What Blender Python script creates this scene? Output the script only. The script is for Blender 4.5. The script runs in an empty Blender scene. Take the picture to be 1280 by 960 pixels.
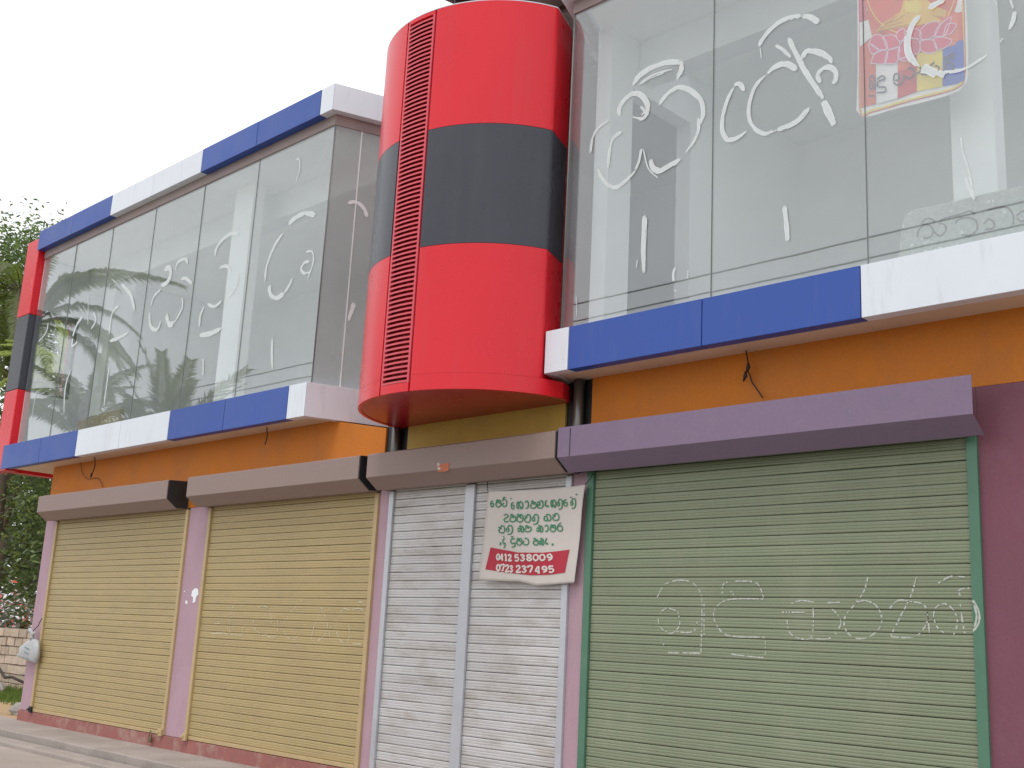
import bpy, math, random
from mathutils import Vector, Matrix
random.seed(7)
S = bpy.context.scene
COL = S.collection
R = math.radians

# ------------------------------------------------------------------ camera
cam_d = bpy.data.cameras.new("camera"); cam = bpy.data.objects.new("camera", cam_d); COL.objects.link(cam)
YAW, PITCH, ROLL, F = R(-45.115), R(12.994), R(2.965), 1422.46
fw = Vector((math.sin(YAW)*math.cos(PITCH), math.cos(YAW)*math.cos(PITCH), math.sin(PITCH)))
rt = Vector((math.cos(YAW), -math.sin(YAW), 0)); up = rt.cross(fw)
r2 = rt*math.cos(ROLL) + up*math.sin(ROLL); u2 = up*math.cos(ROLL) - rt*math.sin(ROLL)
m = Matrix((r2, u2, -fw)).transposed().to_4x4(); m.translation = Vector((0, -7.6, 1.5))
cam.matrix_world = m
cam_d.sensor_width = 36; cam_d.lens = 36*F/1280; cam_d.clip_start = .05; cam_d.clip_end = 2000
S.camera = cam

# ------------------------------------------------------------------ light
SUN_EL, SUN_AZ = R(66), R(160)      # azimuth from +y, clockwise: the sun stands over the road, to the right
sd = Vector((math.sin(SUN_AZ)*math.cos(SUN_EL), math.cos(SUN_AZ)*math.cos(SUN_EL), math.sin(SUN_EL)))
sun_d = bpy.data.lights.new("sun", 'SUN'); sun = bpy.data.objects.new("sun", sun_d); COL.objects.link(sun)
sun_d.energy = 1.25; sun_d.angle = R(26); sun_d.color = (1, .975, .94)
sun.rotation_euler = sd.to_track_quat('Z', 'Y').to_euler(); sun.location = (0, -20, 30)
w = bpy.data.worlds.new("World"); S.world = w; w.use_nodes = True
nt = w.node_tree; bg = nt.nodes['Background']
sky = nt.nodes.new('ShaderNodeTexSky'); sky.sky_type = 'NISHITA'; sky.sun_disc = False
sky.sun_elevation = SUN_EL; sky.sun_rotation = SUN_AZ
tc = nt.nodes.new('ShaderNodeTexCoord'); mp = nt.nodes.new('ShaderNodeMapping'); mp.inputs['Scale'].default_value = (1, 1, 3)
nz = nt.nodes.new('ShaderNodeTexNoise'); nz.inputs['Scale'].default_value = 2.2; nz.inputs['Detail'].default_value = 5
cr = nt.nodes.new('ShaderNodeValToRGB')
cr.color_ramp.elements[0].position = .3; cr.color_ramp.elements[0].color = (11.2, 11.5, 12.0, 1)
cr.color_ramp.elements[1].position = .72; cr.color_ramp.elements[1].color = (14.0, 14.1, 14.3, 1)
mx = nt.nodes.new('ShaderNodeMix'); mx.data_type = 'RGBA'; mx.inputs[0].default_value = .94
L = nt.links.new
L(tc.outputs['Generated'], mp.inputs[0]); L(mp.outputs[0], nz.inputs[0]); L(nz.outputs[0], cr.inputs[0])
L(sky.outputs[0], mx.inputs[6]); L(cr.outputs[0], mx.inputs[7]); L(mx.outputs[2], bg.inputs[0])
bg.inputs[1].default_value = .1
S.view_settings.view_transform = 'Standard'; S.view_settings.look = 'None'
S.view_settings.exposure = 0; S.view_settings.gamma = 1
S.cycles.max_bounces = 8; S.cycles.transparent_max_bounces = 24

# ------------------------------------------------------------------ materials
MATS = {}
def mat(name, col, rough=.5, var=.06, scale=2.5, metal=0, bump=0, bscale=60, dirt=None, coat=0, spec=.5, stretch=(1, 1, 1), fine=0.0, rnd=0):
    m = bpy.data.materials.new(name); m.use_nodes = True; t = m.node_tree; b = t.nodes['Principled BSDF']
    N = t.nodes.new; Lk = t.links.new
    geo = N('ShaderNodeNewGeometry'); mp = N('ShaderNodeMapping'); mp.inputs['Scale'].default_value = stretch
    Lk(geo.outputs['Position'], mp.inputs[0])
    n = N('ShaderNodeTexNoise'); n.inputs['Scale'].default_value = scale; n.inputs['Detail'].default_value = 6; n.inputs['Roughness'].default_value = .6
    Lk(mp.outputs[0], n.inputs[0])
    r = N('ShaderNodeMapRange'); r.inputs[1].default_value = .3; r.inputs[2].default_value = .7
    r.inputs[3].default_value = 1-var; r.inputs[4].default_value = 1+var; Lk(n.outputs[0], r.inputs[0])
    last = r.outputs[0]
    if fine:
        n2 = N('ShaderNodeTexNoise'); n2.inputs['Scale'].default_value = 45; n2.inputs['Detail'].default_value = 4; Lk(mp.outputs[0], n2.inputs[0])
        r3 = N('ShaderNodeMapRange'); r3.inputs[1].default_value = .35; r3.inputs[2].default_value = .65; r3.inputs[3].default_value = 1-fine; r3.inputs[4].default_value = 1+fine
        Lk(n2.outputs[0], r3.inputs[0]); mm = N('ShaderNodeMath'); mm.operation = 'MULTIPLY'; Lk(last, mm.inputs[0]); Lk(r3.outputs[0], mm.inputs[1]); last = mm.outputs[0]
    if rnd:
        oi = N('ShaderNodeObjectInfo'); r4 = N('ShaderNodeMapRange'); r4.inputs[3].default_value = 1-rnd; r4.inputs[4].default_value = 1+rnd
        Lk(oi.outputs['Random'], r4.inputs[0]); mm = N('ShaderNodeMath'); mm.operation = 'MULTIPLY'; Lk(last, mm.inputs[0]); Lk(r4.outputs[0], mm.inputs[1]); last = mm.outputs[0]
    vm = N('ShaderNodeVectorMath'); vm.operation = 'SCALE'; vm.inputs[0].default_value = col[:3]; Lk(last, vm.inputs[3])
    out = vm.outputs[0]
    if dirt:
        dc, amt, st, dsc, lo, hi = dirt
        mp2 = N('ShaderNodeMapping'); mp2.inputs['Scale'].default_value = st; Lk(geo.outputs['Position'], mp2.inputs[0])
        nd = N('ShaderNodeTexNoise'); nd.inputs['Scale'].default_value = dsc; nd.inputs['Detail'].default_value = 7; nd.inputs['Roughness'].default_value = .65; Lk(mp2.outputs[0], nd.inputs[0])
        rd = N('ShaderNodeMapRange'); rd.inputs[1].default_value = lo; rd.inputs[2].default_value = hi; rd.inputs[3].default_value = 0; rd.inputs[4].default_value = amt
        Lk(nd.outputs[0], rd.inputs[0])
        mc = N('ShaderNodeMix'); mc.data_type = 'RGBA'; Lk(rd.outputs[0], mc.inputs[0]); Lk(out, mc.inputs[6]); mc.inputs[7].default_value = (*dc, 1); out = mc.outputs[2]
    Lk(out, b.inputs['Base Color'])
    rr = N('ShaderNodeMapRange'); rr.inputs[1].default_value = .3; rr.inputs[2].default_value = .7
    rr.inputs[3].default_value = max(.02, rough*.85); rr.inputs[4].default_value = min(1, rough*1.15); Lk(n.outputs[0], rr.inputs[0]); Lk(rr.outputs[0], b.inputs['Roughness'])
    b.inputs['Metallic'].default_value = metal; b.inputs['Coat Weight'].default_value = coat; b.inputs['Coat Roughness'].default_value = .12
    b.inputs['Specular IOR Level'].default_value = spec
    if bump:
        nb = N('ShaderNodeTexNoise'); nb.inputs['Scale'].default_value = bscale; nb.inputs['Detail'].default_value = 5; Lk(mp.outputs[0], nb.inputs[0])
        bp = N('ShaderNodeBump'); bp.inputs['Strength'].default_value = bump; bp.inputs['Distance'].default_value = .01; Lk(nb.outputs[0], bp.inputs['Height']); Lk(bp.outputs[0], b.inputs['Normal'])
    MATS[name] = m; return m

RED = mat('red_panel', (.74, .014, .028), .28, .04, .8, coat=0, bump=.03, spec=.4, dirt=((.50, .07, .07), .35, (4, 4, .35), 1.6, .52, .8), bscale=1.2)
BLACKP = mat('charcoal_panel', (.062, .064, .080), .28, .08, .8, coat=0, bump=.03, bscale=1.2, spec=.3, dirt=((.11, .11, .12), .25, (4, 4, .25), 1.2, .5, .8))
BLUE = mat('blue_panel', (.022, .078, .37), .45, .05, 1.5, coat=.05, rnd=.05, dirt=((.16, .17, .22), .25, (6, 6, .7), 2, .54, .85))
WHITE = mat('white_panel', (.76, .80, .87), .4, .03, 1.5, rnd=.02, dirt=((.36, .34, .31), .35, (6, 6, .7), 2, .54, .85))
TRIM = mat('trim_metal', (.30, .23, .22), .45, .1, 4)
MAUVE = mat('mauve_plaster', (.46, .30, .355), .75, .06, 2, bump=.12, bscale=35, fine=.03, dirt=((.28, .17, .2), .35, (3, 3, .7), 2.4, .52, .8))
MAROON = mat('maroon_plaster', (.20, .07, .10), .7, .08, 1.5, bump=.12, bscale=35, fine=.04, dirt=((.33, .2, .24), .4, (1, 1, .6), 1.4, .5, .8))
ORANGE = mat('orange_plaster', (.58, .175, .010), .7, .1, 1.5, bump=.12, bscale=30, fine=.04, dirt=((.30, .12, .05), .45, (1, 1, .8), 1.7, .5, .8))
YELLOW = mat('ochre_plaster', (.50, .32, .06), .7, .1, 1.8, bump=.12, bscale=30, fine=.04, dirt=((.24, .17, .09), .4, (1, 1, .8), 2, .5, .8))
SOFFIT = mat('soffit_board', (.74, .58, .42), .7, .06, 1, bump=.05, dirt=((.4, .28, .2), .3, (1, 1, 1), 1.5, .5, .8))
PLINTH = mat('plinth_paint', (.33, .12, .105), .75, .12, 3, bump=.2, bscale=30, fine=.05, dirt=((.42, .33, .27), .7, (1, 1, 1), 4, .5, .7))
HOODM = mat('taupe_sheet_metal', (.285, .20, .178), .5, .05, 1.5, bump=.05, bscale=3, fine=.02, dirt=((.28, .2, .19), .4, (2, 2, 3), 1.8, .5, .8))
HOODP = mat('lilac_sheet_metal', (.215, .15, .235), .5, .05, 1.5, bump=.06, bscale=3, fine=.03, dirt=((.24, .17, .24), .5, (2, 2, 3), 2.2, .5, .78))
CAPM = mat('dark_end_cap', (.02, .02, .022), .6, .2, 8)
SLY = mat('yellow_slat', (.44, .335, .155), .42, .06, 1.2, fine=.03, rnd=.04, dirt=((.33, .25, .16), .45, (1.0, 1, 4), 3, .52, .75))
SLW = mat('pale_grey_slat', (.57, .555, .55), .35, .06, 1.2, fine=.03, rnd=.05, metal=.15, dirt=((.34, .28, .23), .7, (.9, 1, 3), 2.0, .46, .72))
SLG = mat('green_slat', (.225, .26, .165), .42, .06, 1.2, fine=.03, rnd=.04, dirt=((.36, .34, .25), .4, (1.2, 1, .6), 1.6, .5, .78))
RAILY = mat('yellow_rail', (.50, .37, .19), .45, .08, 5); RAILW = mat('grey_rail', (.52, .53, .57), .35, .06, 5, metal=.3); RAILG = mat('green_rail', (.085, .20, .13), .4, .08, 4)
GROOVE = mat('groove_dark', (.10, .09, .07), .8, .2, 5)
STEEL = mat('dark_steel', (.035, .035, .038), .4, .3, 5, metal=.6); PIPE = mat('bare_pipe', (.16, .155, .145), .35, .3, 9, metal=.8, stretch=(1, 1, .2))
CONC = mat('apron_concrete', (.36, .31, .28), .85, .14, 1.6, bump=.35, bscale=25, fine=.08, dirt=((.22, .18, .16), .6, (1, 1, 1), 1.2, .45, .75))
ROAD = mat('dusty_road', (.40, .34, .30), .9, .15, .9, bump=.4, bscale=30, fine=.1, dirt=((.30, .25, .21), .6, (1, 1, 1), .6, .45, .7))
ASPH = mat('asphalt', (.20, .19, .18), .9, .15, .9, bump=.4, bscale=30, fine=.1)
GROUND = mat('scrub_ground', (.24, .22, .15), .95, .3, .05, bump=.4, fine=.1)
EARTH = mat('yellow_earth', (.40, .27, .14), .95, .25, 1.2, bump=.5, bscale=20, fine=.1)
PLAST = mat('interior_plaster', (.80, .82, .82), .8, .04, 1, bump=.05)
COLW = mat('white_column', (.88, .89, .87), .7, .03, 1)
FLOORM = mat('room_floor', (.35, .33, .3), .6, .1, 1)
FRAMEM = mat('black_frame', (.015, .017, .015), .4, .1, 4)
JOINT = mat('silicone_joint', (.2, .21, .205), .6, .1, 4)
PAINT = mat('white_wash_paint', (.88, .92, .94), .6, .05, 20)
CHALK = mat('chalk', (.52, .54, .48), .9, .1, 20)
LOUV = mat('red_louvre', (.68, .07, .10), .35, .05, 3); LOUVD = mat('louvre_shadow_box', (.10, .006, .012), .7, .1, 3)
ROOFM = mat('roof_sheet', (.30, .28, .27), .6, .15, 2, dirt=((.2, .13, .09), .5, (1, 1, 1), 2, .5, .7)); BROWN = mat('brown_fascia_board', (.10, .045, .04), .5, .15, 3)
BRICKM = mat('cream_block', (.52, .42, .33), .9, .12, 6, bump=.5, bscale=25, fine=.1, rnd=.16); MORT = mat('block_mortar', (.36, .29, .23), .95, .1, 6)
STONE = mat('grey_stone', (.33, .31, .29), .9, .2, 5, bump=.5, bscale=12)
BARK = mat('bark', (.13, .095, .07), .9, .3, 5, bump=.6, bscale=20)
CLOTH = mat('banner_cloth', (.66, .60, .56), .85, .05, 3, bump=.1, bscale=120, dirt=((.5, .42, .37), .4, (1, 1, 1), 3, .5, .8))
BRED = mat('banner_red', (.48, .035, .06), .8, .06, 4); BGRN = mat('banner_green_ink', (.05, .25, .13), .8, .08, 20); BWHT = mat('banner_white_ink', (.72, .66, .62), .8, .04, 9)
BAGM = mat('carrier_bag_plastic', (.46, .46, .47), .35, .12, 20, bump=.5, bscale=30); BAGI = mat('bag_ink', (.20, .30, .30), .5, .3, 30)
CORD = mat('dark_cord', (.035, .02, .015), .7, .2, 9)
STK = mat('orange_sticker', (.55, .16, .07), .6, .3, 60); STKW = mat('white_sticker', (.6, .58, .56), .6, .1, 60)
PLAQM = mat('cement_plaque', (.40, .42, .38), .6, .08, 8, bump=.4, bscale=40, fine=.12, dirt=((.85, .88, .85), .8, (1, 1, 1), 18, .62, .68)); PLAQT = mat('plaque_groove', (.16, .16, .15), .7, .1, 9)
SLABM = mat('mossy_stone', (.34, .27, .16), .8, .3, 18, bump=.6, bscale=40, dirt=((.5, .45, .3), .7, (1, 1, 1), 22, .55, .65))
BRASS = mat('padlock_metal', (.25, .2, .12), .35, .2, 20, metal=.9)

def leafmat(name, col, trans, rnd=.25, rough=.45):
    m = mat(name, col, rough, .25, 1.1, fine=.25)
    t = m.node_tree; b = t.nodes['Principled BSDF']; o = [n for n in t.nodes if n.type == 'OUTPUT_MATERIAL'][0]
    tr = t.nodes.new('ShaderNodeBsdfTranslucent'); tr.inputs[0].default_value = (*trans, 1)
    mixs = t.nodes.new('ShaderNodeMixShader'); mixs.inputs[0].default_value = .4
    t.links.new(b.outputs[0], mixs.inputs[1]); t.links.new(tr.outputs[0], mixs.inputs[2]); t.links.new(mixs.outputs[0], o.inputs[0]); return m
LEAF = leafmat('broad_leaf', (.085, .10, .06), (.10, .16, .03)); LEAFD = leafmat('dark_leaf', (.10, .135, .065), (.10, .17, .04)); LEAFL = leafmat('light_leaf', (.22, .28, .13), (.2, .3, .06))
FROND = leafmat('palm_leaflet', (.10, .13, .04), (.26, .34, .05)); FRONDY = leafmat('young_palm_leaflet', (.26, .34, .07), (.5, .6, .1))
PETAL = mat('white_petal', (.75, .72, .74), .6, .1, 9); PETALR = mat('red_petal', (.5, .08, .06), .6, .2, 9); GRASSM = leafmat('grass_blade', (.12, .2, .04), (.2, .3, .05))

def glassmat(name, tint, base, d0=.035, d1=.085):
    m = bpy.data.materials.new(name); m.use_nodes = True; t = m.node_tree; t.nodes.clear(); N = t.nodes.new
    o = N('ShaderNodeOutputMaterial'); mi = N('ShaderNodeMixShader'); g = N('ShaderNodeBsdfGlossy'); tr = N('ShaderNodeBsdfTransparent')
    g.inputs['Roughness'].default_value = .012; g.inputs[0].default_value = (.93, .95, .95, 1); tr.inputs[0].default_value = (*tint, 1)
    gi = N('ShaderNodeNewGeometry'); dt = N('ShaderNodeVectorMath'); dt.operation = 'DOT_PRODUCT'
    t.links.new(gi.outputs['Normal'], dt.inputs[0]); t.links.new(gi.outputs['Incoming'], dt.inputs[1])
    def M_(op, a, b=None):
        n_ = N('ShaderNodeMath'); n_.operation = op
        for i_, q_ in enumerate((a, b)):
            if q_ is None: continue
            if isinstance(q_, (int, float)): n_.inputs[i_].default_value = q_
            else: t.links.new(q_, n_.inputs[i_])
        return n_.outputs[0]
    c5 = M_('POWER', M_('SUBTRACT', 1, M_('ABSOLUTE', dt.outputs['Value'])), 5)      # Schlick, the same from both sides of the sheet
    ad_out = M_('ADD', base, M_('MULTIPLY', c5, 1-base))
    geo = N('ShaderNodeNewGeometry'); n = N('ShaderNodeTexNoise'); n.inputs['Scale'].default_value = .7; n.inputs['Detail'].default_value = 2
    bp = N('ShaderNodeBump'); bp.inputs['Strength'].default_value = .02; bp.inputs['Distance'].default_value = .04
    t.links.new(geo.outputs['Position'], n.inputs[0]); t.links.new(n.outputs[0], bp.inputs['Height']); t.links.new(bp.outputs[0], g.inputs['Normal'])
    # thin dust film on the pane; the side panes' denser film is painted-in light
    df = N('ShaderNodeBsdfDiffuse'); df.inputs[0].default_value = (.60, .65, .67, 1); n2 = N('ShaderNodeTexNoise'); n2.inputs['Scale'].default_value = 1.3; n2.inputs['Detail'].default_value = 6
    t.links.new(geo.outputs['Position'], n2.inputs[0]); mr = N('ShaderNodeMapRange'); mr.inputs[1].default_value = .3; mr.inputs[2].default_value = .75; mr.inputs[3].default_value = d0; mr.inputs[4].default_value = d1
    t.links.new(n2.outputs[0], mr.inputs[0]); m2 = N('ShaderNodeMixShader'); t.links.new(mr.outputs[0], m2.inputs[0])
    t.links.new(ad_out, mi.inputs[0]); t.links.new(tr.outputs[0], mi.inputs[1]); t.links.new(g.outputs[0], mi.inputs[2])
    t.links.new(mi.outputs[0], m2.inputs[1]); t.links.new(df.outputs[0], m2.inputs[2]); t.links.new(m2.outputs[0], o.inputs[0]); return m
GLASS = glassmat('shop_glass', (.965, .98, .985), .125)
GLASSL = glassmat('side_glass_light_film', (.965, .98, .975), .0, .34, .46)  # dense pale film paints in the brightness that light gives these side panes

# ------------------------------------------------------------------ mesh helpers
ORG = {}
class MB:
    def __init__(s): s.v = []; s.f = []; s.m = []; s.sm = []
    def add(s, vs, fs, mi=0, smooth=False):
        o = len(s.v); s.v += [tuple(v) for v in vs]
        for f in fs: s.f.append([i+o for i in f]); s.m.append(mi); s.sm.append(smooth)
        return s
    def box(s, x0, x1, y0, y1, z0, z1, mi=0):
        return s.prism([(x0, y0), (x1, y0), (x1, y1), (x0, y1)], z0, z1, mi)
    def prism(s, poly, z0, z1, mi=0):
        n = len(poly)
        a = sum(poly[i][0]*poly[(i+1) % n][1]-poly[(i+1) % n][0]*poly[i][1] for i in range(n))
        if a < 0: poly = poly[::-1]
        vs = [(x, y, z0) for x, y in poly]+[(x, y, z1) for x, y in poly]
        fs = [list(range(n))[::-1], list(range(n, 2*n))]+[[i, (i+1) % n, (i+1) % n+n, i+n] for i in range(n)]
        return s.add(vs, fs, mi)
    def profx(s, prof, x0, x1, mi=0, smooth=False, caps=True):   # prof: (y,z) list counter-clockwise seen from +x
        n = len(prof); vs = [(x0, y, z) for y, z in prof]+[(x1, y, z) for y, z in prof]
        fs = [[i, (i+1) % n, (i+1) % n+n, i+n][::-1] for i in range(n)]
        s.add(vs, fs, mi, smooth)
        if caps: s.add(vs, [list(range(n)), list(range(n, 2*n))[::-1]], mi)
        return s
    def tube(s, pts, r, seg=6, mi=0, taper=1):
        pts = [Vector(p) for p in pts]; o = len(s.v); n = len(pts)
        for i, p in enumerate(pts):
            t = (pts[min(i+1, n-1)]-pts[max(i-1, 0)]).normalized(); a = t.orthogonal().normalized(); b = t.cross(a)
            if i and (a.dot(pa) < 0.2):
                a = (pa - t*pa.dot(t)).normalized(); b = t.cross(a)
            elif i: a = (pa - t*pa.dot(t)).normalized(); b = t.cross(a)
            pa = a; rr = (r[i] if isinstance(r, (list, tuple)) else r*(1+(taper-1)*i/(n-1)))
            for k in range(seg):
                an = 2*math.pi*k/seg; s.v.append(tuple(p+a*math.cos(an)*rr+b*math.sin(an)*rr))
        for i in range(n-1):
            for k in range(seg):
                s.f.append([o+i*seg+k, o+i*seg+(k+1) % seg, o+(i+1)*seg+(k+1) % seg, o+(i+1)*seg+k]); s.m.append(mi); s.sm.append(True)
        s.f.append([o+k for k in range(seg)][::-1]); s.m.append(mi); s.sm.append(False)
        s.f.append([o+(n-1)*seg+k for k in range(seg)]); s.m.append(mi); s.sm.append(False)
        return s
    def build(s, name, mats, parent=None, origin=None, bevel=0):
        if not isinstance(mats, (list, tuple)): mats = [mats]
        if origin is None:
            xs, ys, zs = zip(*s.v); origin = ((min(xs)+max(xs))/2, (min(ys)+max(ys))/2, (min(zs)+max(zs))/2)
        me = bpy.data.meshes.new(name)
        me.from_pydata([(x-origin[0], y-origin[1], z-origin[2]) for x, y, z in s.v], [], s.f); 
        for mm in mats: me.materials.append(mm)
        me.polygons.foreach_set('material_index', s.m); me.polygons.foreach_set('use_smooth', s.sm); me.update()
        o = put(name, me, origin, parent)
        if bevel:
            b = o.modifiers.new('bevel', 'BEVEL'); b.width = bevel; b.segments = 2; b.limit_method = 'ANGLE'
        return o
def put(name, me, pos, parent=None, rot=None, scale=None):
    o = bpy.data.objects.new(name, me); COL.objects.link(o); ORG[o.name] = Vector(pos)
    if parent is not None:
        o.parent = parent; o.location = Vector(pos)-ORG[parent.name]
    else: o.location = pos
    if rot: o.rotation_euler = rot
    if scale: o.scale = scale
    return o
def thing(name, label, cat, loc=(0, 0, 0), group=None):
    o = put(name, None, loc); return tag(o, label, cat, group)
def tag(o, label, cat, group=None, kind=None):
    o['label'] = label; o['category'] = cat
    if group: o['group'] = group
    if kind: o['kind'] = kind
    return o
def struct(o): o['kind'] = 'structure'; return o
def lab(o, label): o['label'] = label; return o

def smooth(pts, n=6):
    if len(pts) < 3: return list(pts)
    P = [pts[0]]+list(pts)+[pts[-1]]; out = []
    for i in range(1, len(P)-2):
        for k in range(n):
            t = k/n; a, b, c, d = P[i-1], P[i], P[i+1], P[i+2]
            out.append(tuple(.5*((2*b[j])+(-a[j]+c[j])*t+(2*a[j]-5*b[j]+4*c[j]-d[j])*t*t+(-a[j]+3*b[j]-3*c[j]+d[j])*t**3) for j in range(2)))
    out.append(tuple(pts[-1])); return out
def ribbon(mb, pts, wd, fn, mi=0, taper=True, seed=0, dash=None):
    """flat brush stroke of width wd along 2-D pts, fn maps (a,b) on the surface to xyz"""
    rnd = random.Random(seed); pts = smooth(pts)
    n = len(pts); L_, Rr = [], []
    for i, p in enumerate(pts):
        q = pts[min(i+1, n-1)]; o = pts[max(i-1, 0)]; dx, dz = q[0]-o[0], q[1]-o[1]; l = math.hypot(dx, dz) or 1
        t = i/(n-1); e = min(1, .35+min(t, 1-t)*6) if taper else 1
        h = wd/2*e*(1+rnd.uniform(-.16, .16)); nx, nz_ = -dz/l*h, dx/l*h
        L_.append((p[0]+nx, p[1]+nz_)); Rr.append((p[0]-nx, p[1]-nz_))
    for i in range(n-1):
        if dash and not dash(pts[i]): continue
        q = [L_[i], L_[i+1], Rr[i+1], Rr[i]]
        mb.add([fn(*a) for a in q], [[0, 1, 2, 3]], mi)

def brush(mb, pts, wd, fn, seed=0):
    """dry brush stroke: a solid core with bristle streaks that start, stop and skip"""
    rnd = random.Random(seed); pts = smooth(pts, 8); n = len(pts)
    N_ = []
    for i, p in enumerate(pts):
        q = pts[min(i+1, n-1)]; o = pts[max(i-1, 0)]; dx, dz = q[0]-o[0], q[1]-o[1]; l = math.hypot(dx, dz) or 1; N_.append((-dz/l, dx/l))
    B_ = 7 if wd > .018 else 4
    press = [rnd.uniform(.75, 1.1) for _ in range(6)]
    for b in range(B_):
        c = (b+.5)/B_-.5; edge_ = abs(c)*2
        s0 = rnd.uniform(0, .10)*edge_; s1 = 1-rnd.uniform(0, .30)*edge_
        gaps = [] if n < 24 or edge_ < .3 else [(rnd.uniform(.1, .95), rnd.uniform(.01, .06)) for _ in range(int(4*edge_*rnd.random()+.3))]
        for i in range(n-1):
            t = i/(n-1)
            if n > 12 and (t < s0 or t > s1) or any(abs(t-g_) < w_ for g_, w_ in gaps): continue
            f_ = t*5; k = min(4, int(f_)); pr = press[k]*(1-f_+k)+press[k+1]*(f_-k); e = min(1, .55+min(t, 1-t)*5)*pr
            q = []
            for j, sg in ((i, -.62), (i+1, -.62), (i+1, .62), (i, .62)):
                h = wd*1.25*e*(c+sg/B_); q.append((pts[j][0]+N_[j][0]*h, pts[j][1]+N_[j][1]*h))
            mb.add([fn(*a) for a in q], [[0, 1, 2, 3]])

PAINT_R = [[(0.042,[(-6.004,6.494),(-5.927,6.571),(-5.781,6.606),(-5.625,6.597),(-5.494,6.551),(-5.457,6.499),(-5.47,6.45),(-5.512,6.392)]),(0.0134,[(-5.935,6.481),(-5.823,6.522),(-5.69,6.525),(-5.547,6.505)]),(0.01,[(-5.912,6.483),(-5.8,6.505),(-5.645,6.506)]),(0.0419,[(-6.135,6.243),(-6.151,6.314),(-6.093,6.385),(-5.979,6.413),(-5.886,6.357),(-5.827,6.26),(-5.824,6.182),(-5.879,6.137),(-5.989,6.191)]),(0.0207,[(-5.906,6.266),(-5.859,6.202),(-5.891,6.174)]),(0.0325,[(-5.703,6.207),(-5.618,6.279),(-5.489,6.31),(-5.36,6.239),(-5.254,6.115),(-5.222,5.993),(-5.251,5.892)]),(0.0249,[(-5.272,5.963),(-5.27,5.843),(-5.32,5.747),(-5.402,5.675)]),(0.0254,[(-6.271,6.242),(-6.394,6.199),(-6.458,6.118),(-6.48,5.975)]),(0.0282,[(-6.101,6.082),(-6.209,6.045),(-6.251,5.92),(-6.256,5.769)]),(0.0301,[(-6.388,5.801),(-6.324,5.686),(-6.225,5.579),(-6.132,5.555),(-6.019,5.605),(-5.942,5.661)]),(0.0242,[(-5.942,5.661),(-5.9,5.744),(-5.881,5.844)]),(0.0399,[(-5.777,5.719),(-5.742,5.625),(-5.665,5.582),(-5.558,5.603),(-5.449,5.619)]),(0.0097,[(-5.859,5.847),(-5.797,5.64),(-5.685,5.516)])],[(0.0345,[(-4.913,6.132),(-4.981,6.027),(-5.023,5.895),(-5.028,5.77),(-4.987,5.683),(-4.928,5.656),(-4.851,5.664),(-4.79,5.69)]),(0.0307,[(-4.917,6.142),(-4.864,6.137),(-4.811,6.058)]),(0.027,[(-4.606,6.133),(-4.71,6.064),(-4.766,5.922),(-4.766,5.797),(-4.718,5.695),(-4.624,5.619),(-4.514,5.616)]),(0.0333,[(-4.514,5.616),(-4.387,5.621),(-4.298,5.653),(-4.218,5.722)]),(0.0365,[(-4.322,6.078),(-4.421,6.165),(-4.513,6.176),(-4.596,6.142)]),(0.0305,[(-4.678,6.405),(-4.625,6.485),(-4.512,6.552),(-4.401,6.564),(-4.274,6.533)]),(0.0335,[(-4.274,6.533),(-4.202,6.497),(-4.129,6.421)]),(0.0122,[(-4.663,6.39),(-4.653,6.297)])],[(0.0336,[(-4.401,6.394),(-4.33,6.218),(-4.225,5.99),(-4.156,5.864),(-4.097,5.751)]),(0.0459,[(-4.097,5.742),(-4.055,5.629),(-4.003,5.509)]),(0.0366,[(-4.28,6.156),(-4.24,6.209),(-4.152,6.177),(-4.066,6.107),(-4.012,6.037)]),(0.0328,[(-4.117,5.893),(-4.141,5.97),(-4.093,6.013),(-4.03,5.997),(-3.987,5.939),(-3.993,5.877),(-4.022,5.867)]),(0.0226,[(-4.522,6.366),(-4.457,6.307),(-4.381,6.209)])],[(0.043,[(-5.822,5.217),(-5.826,5.016),(-5.828,4.852),(-5.808,4.681)]),(0.0193,[(-5.892,4.811),(-5.899,4.743)]),(0.0186,[(-5.484,4.664),(-5.505,4.607),(-5.498,4.544)]),(0.0111,[(-5.494,4.464),(-5.465,4.448)]),(0.0191,[(-5.354,4.611),(-5.355,4.538)]),(0.0096,[(-6.584,4.612),(-6.57,4.422)])],[(0.0314,[(-4.444,4.961),(-4.427,4.816),(-4.415,4.662)])],[(0.0372,[(-3.3,6.169),(-3.36,6.118),(-3.401,6.022),(-3.404,5.921),(-3.373,5.829),(-3.318,5.758)]),(0.053,[(-3.304,5.745),(-3.254,5.708),(-3.195,5.653)]),(0.0392,[(-3.19,5.671),(-3.163,5.647),(-3.136,5.628)]),(0.0169,[(-3.154,5.659),(-3.063,5.633),(-2.965,5.633),(-2.831,5.68)]),(0.0129,[(-3.063,5.647),(-2.965,5.623)]),(0.0401,[(-3.11,6.225),(-3.181,6.212),(-3.238,6.199)])],[(0.0191,[(-2.656,6.035),(-2.639,5.966)]),(0.0253,[(-2.631,5.94),(-2.644,5.876),(-2.674,5.814)]),(0.0158,[(-2.721,5.767),(-2.738,5.743)]),(0.0077,[(-2.764,6.085),(-2.746,6.031)])],[(0.0094,[(-3.04,5.129),(-3.027,5.004),(-2.997,4.877),(-2.972,4.737)]),(0.0136,[(-3.02,4.824),(-2.996,4.729),(-2.965,4.636)]),(0.0092,[(-2.992,4.816),(-2.978,4.724),(-2.959,4.646)])]]
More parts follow.
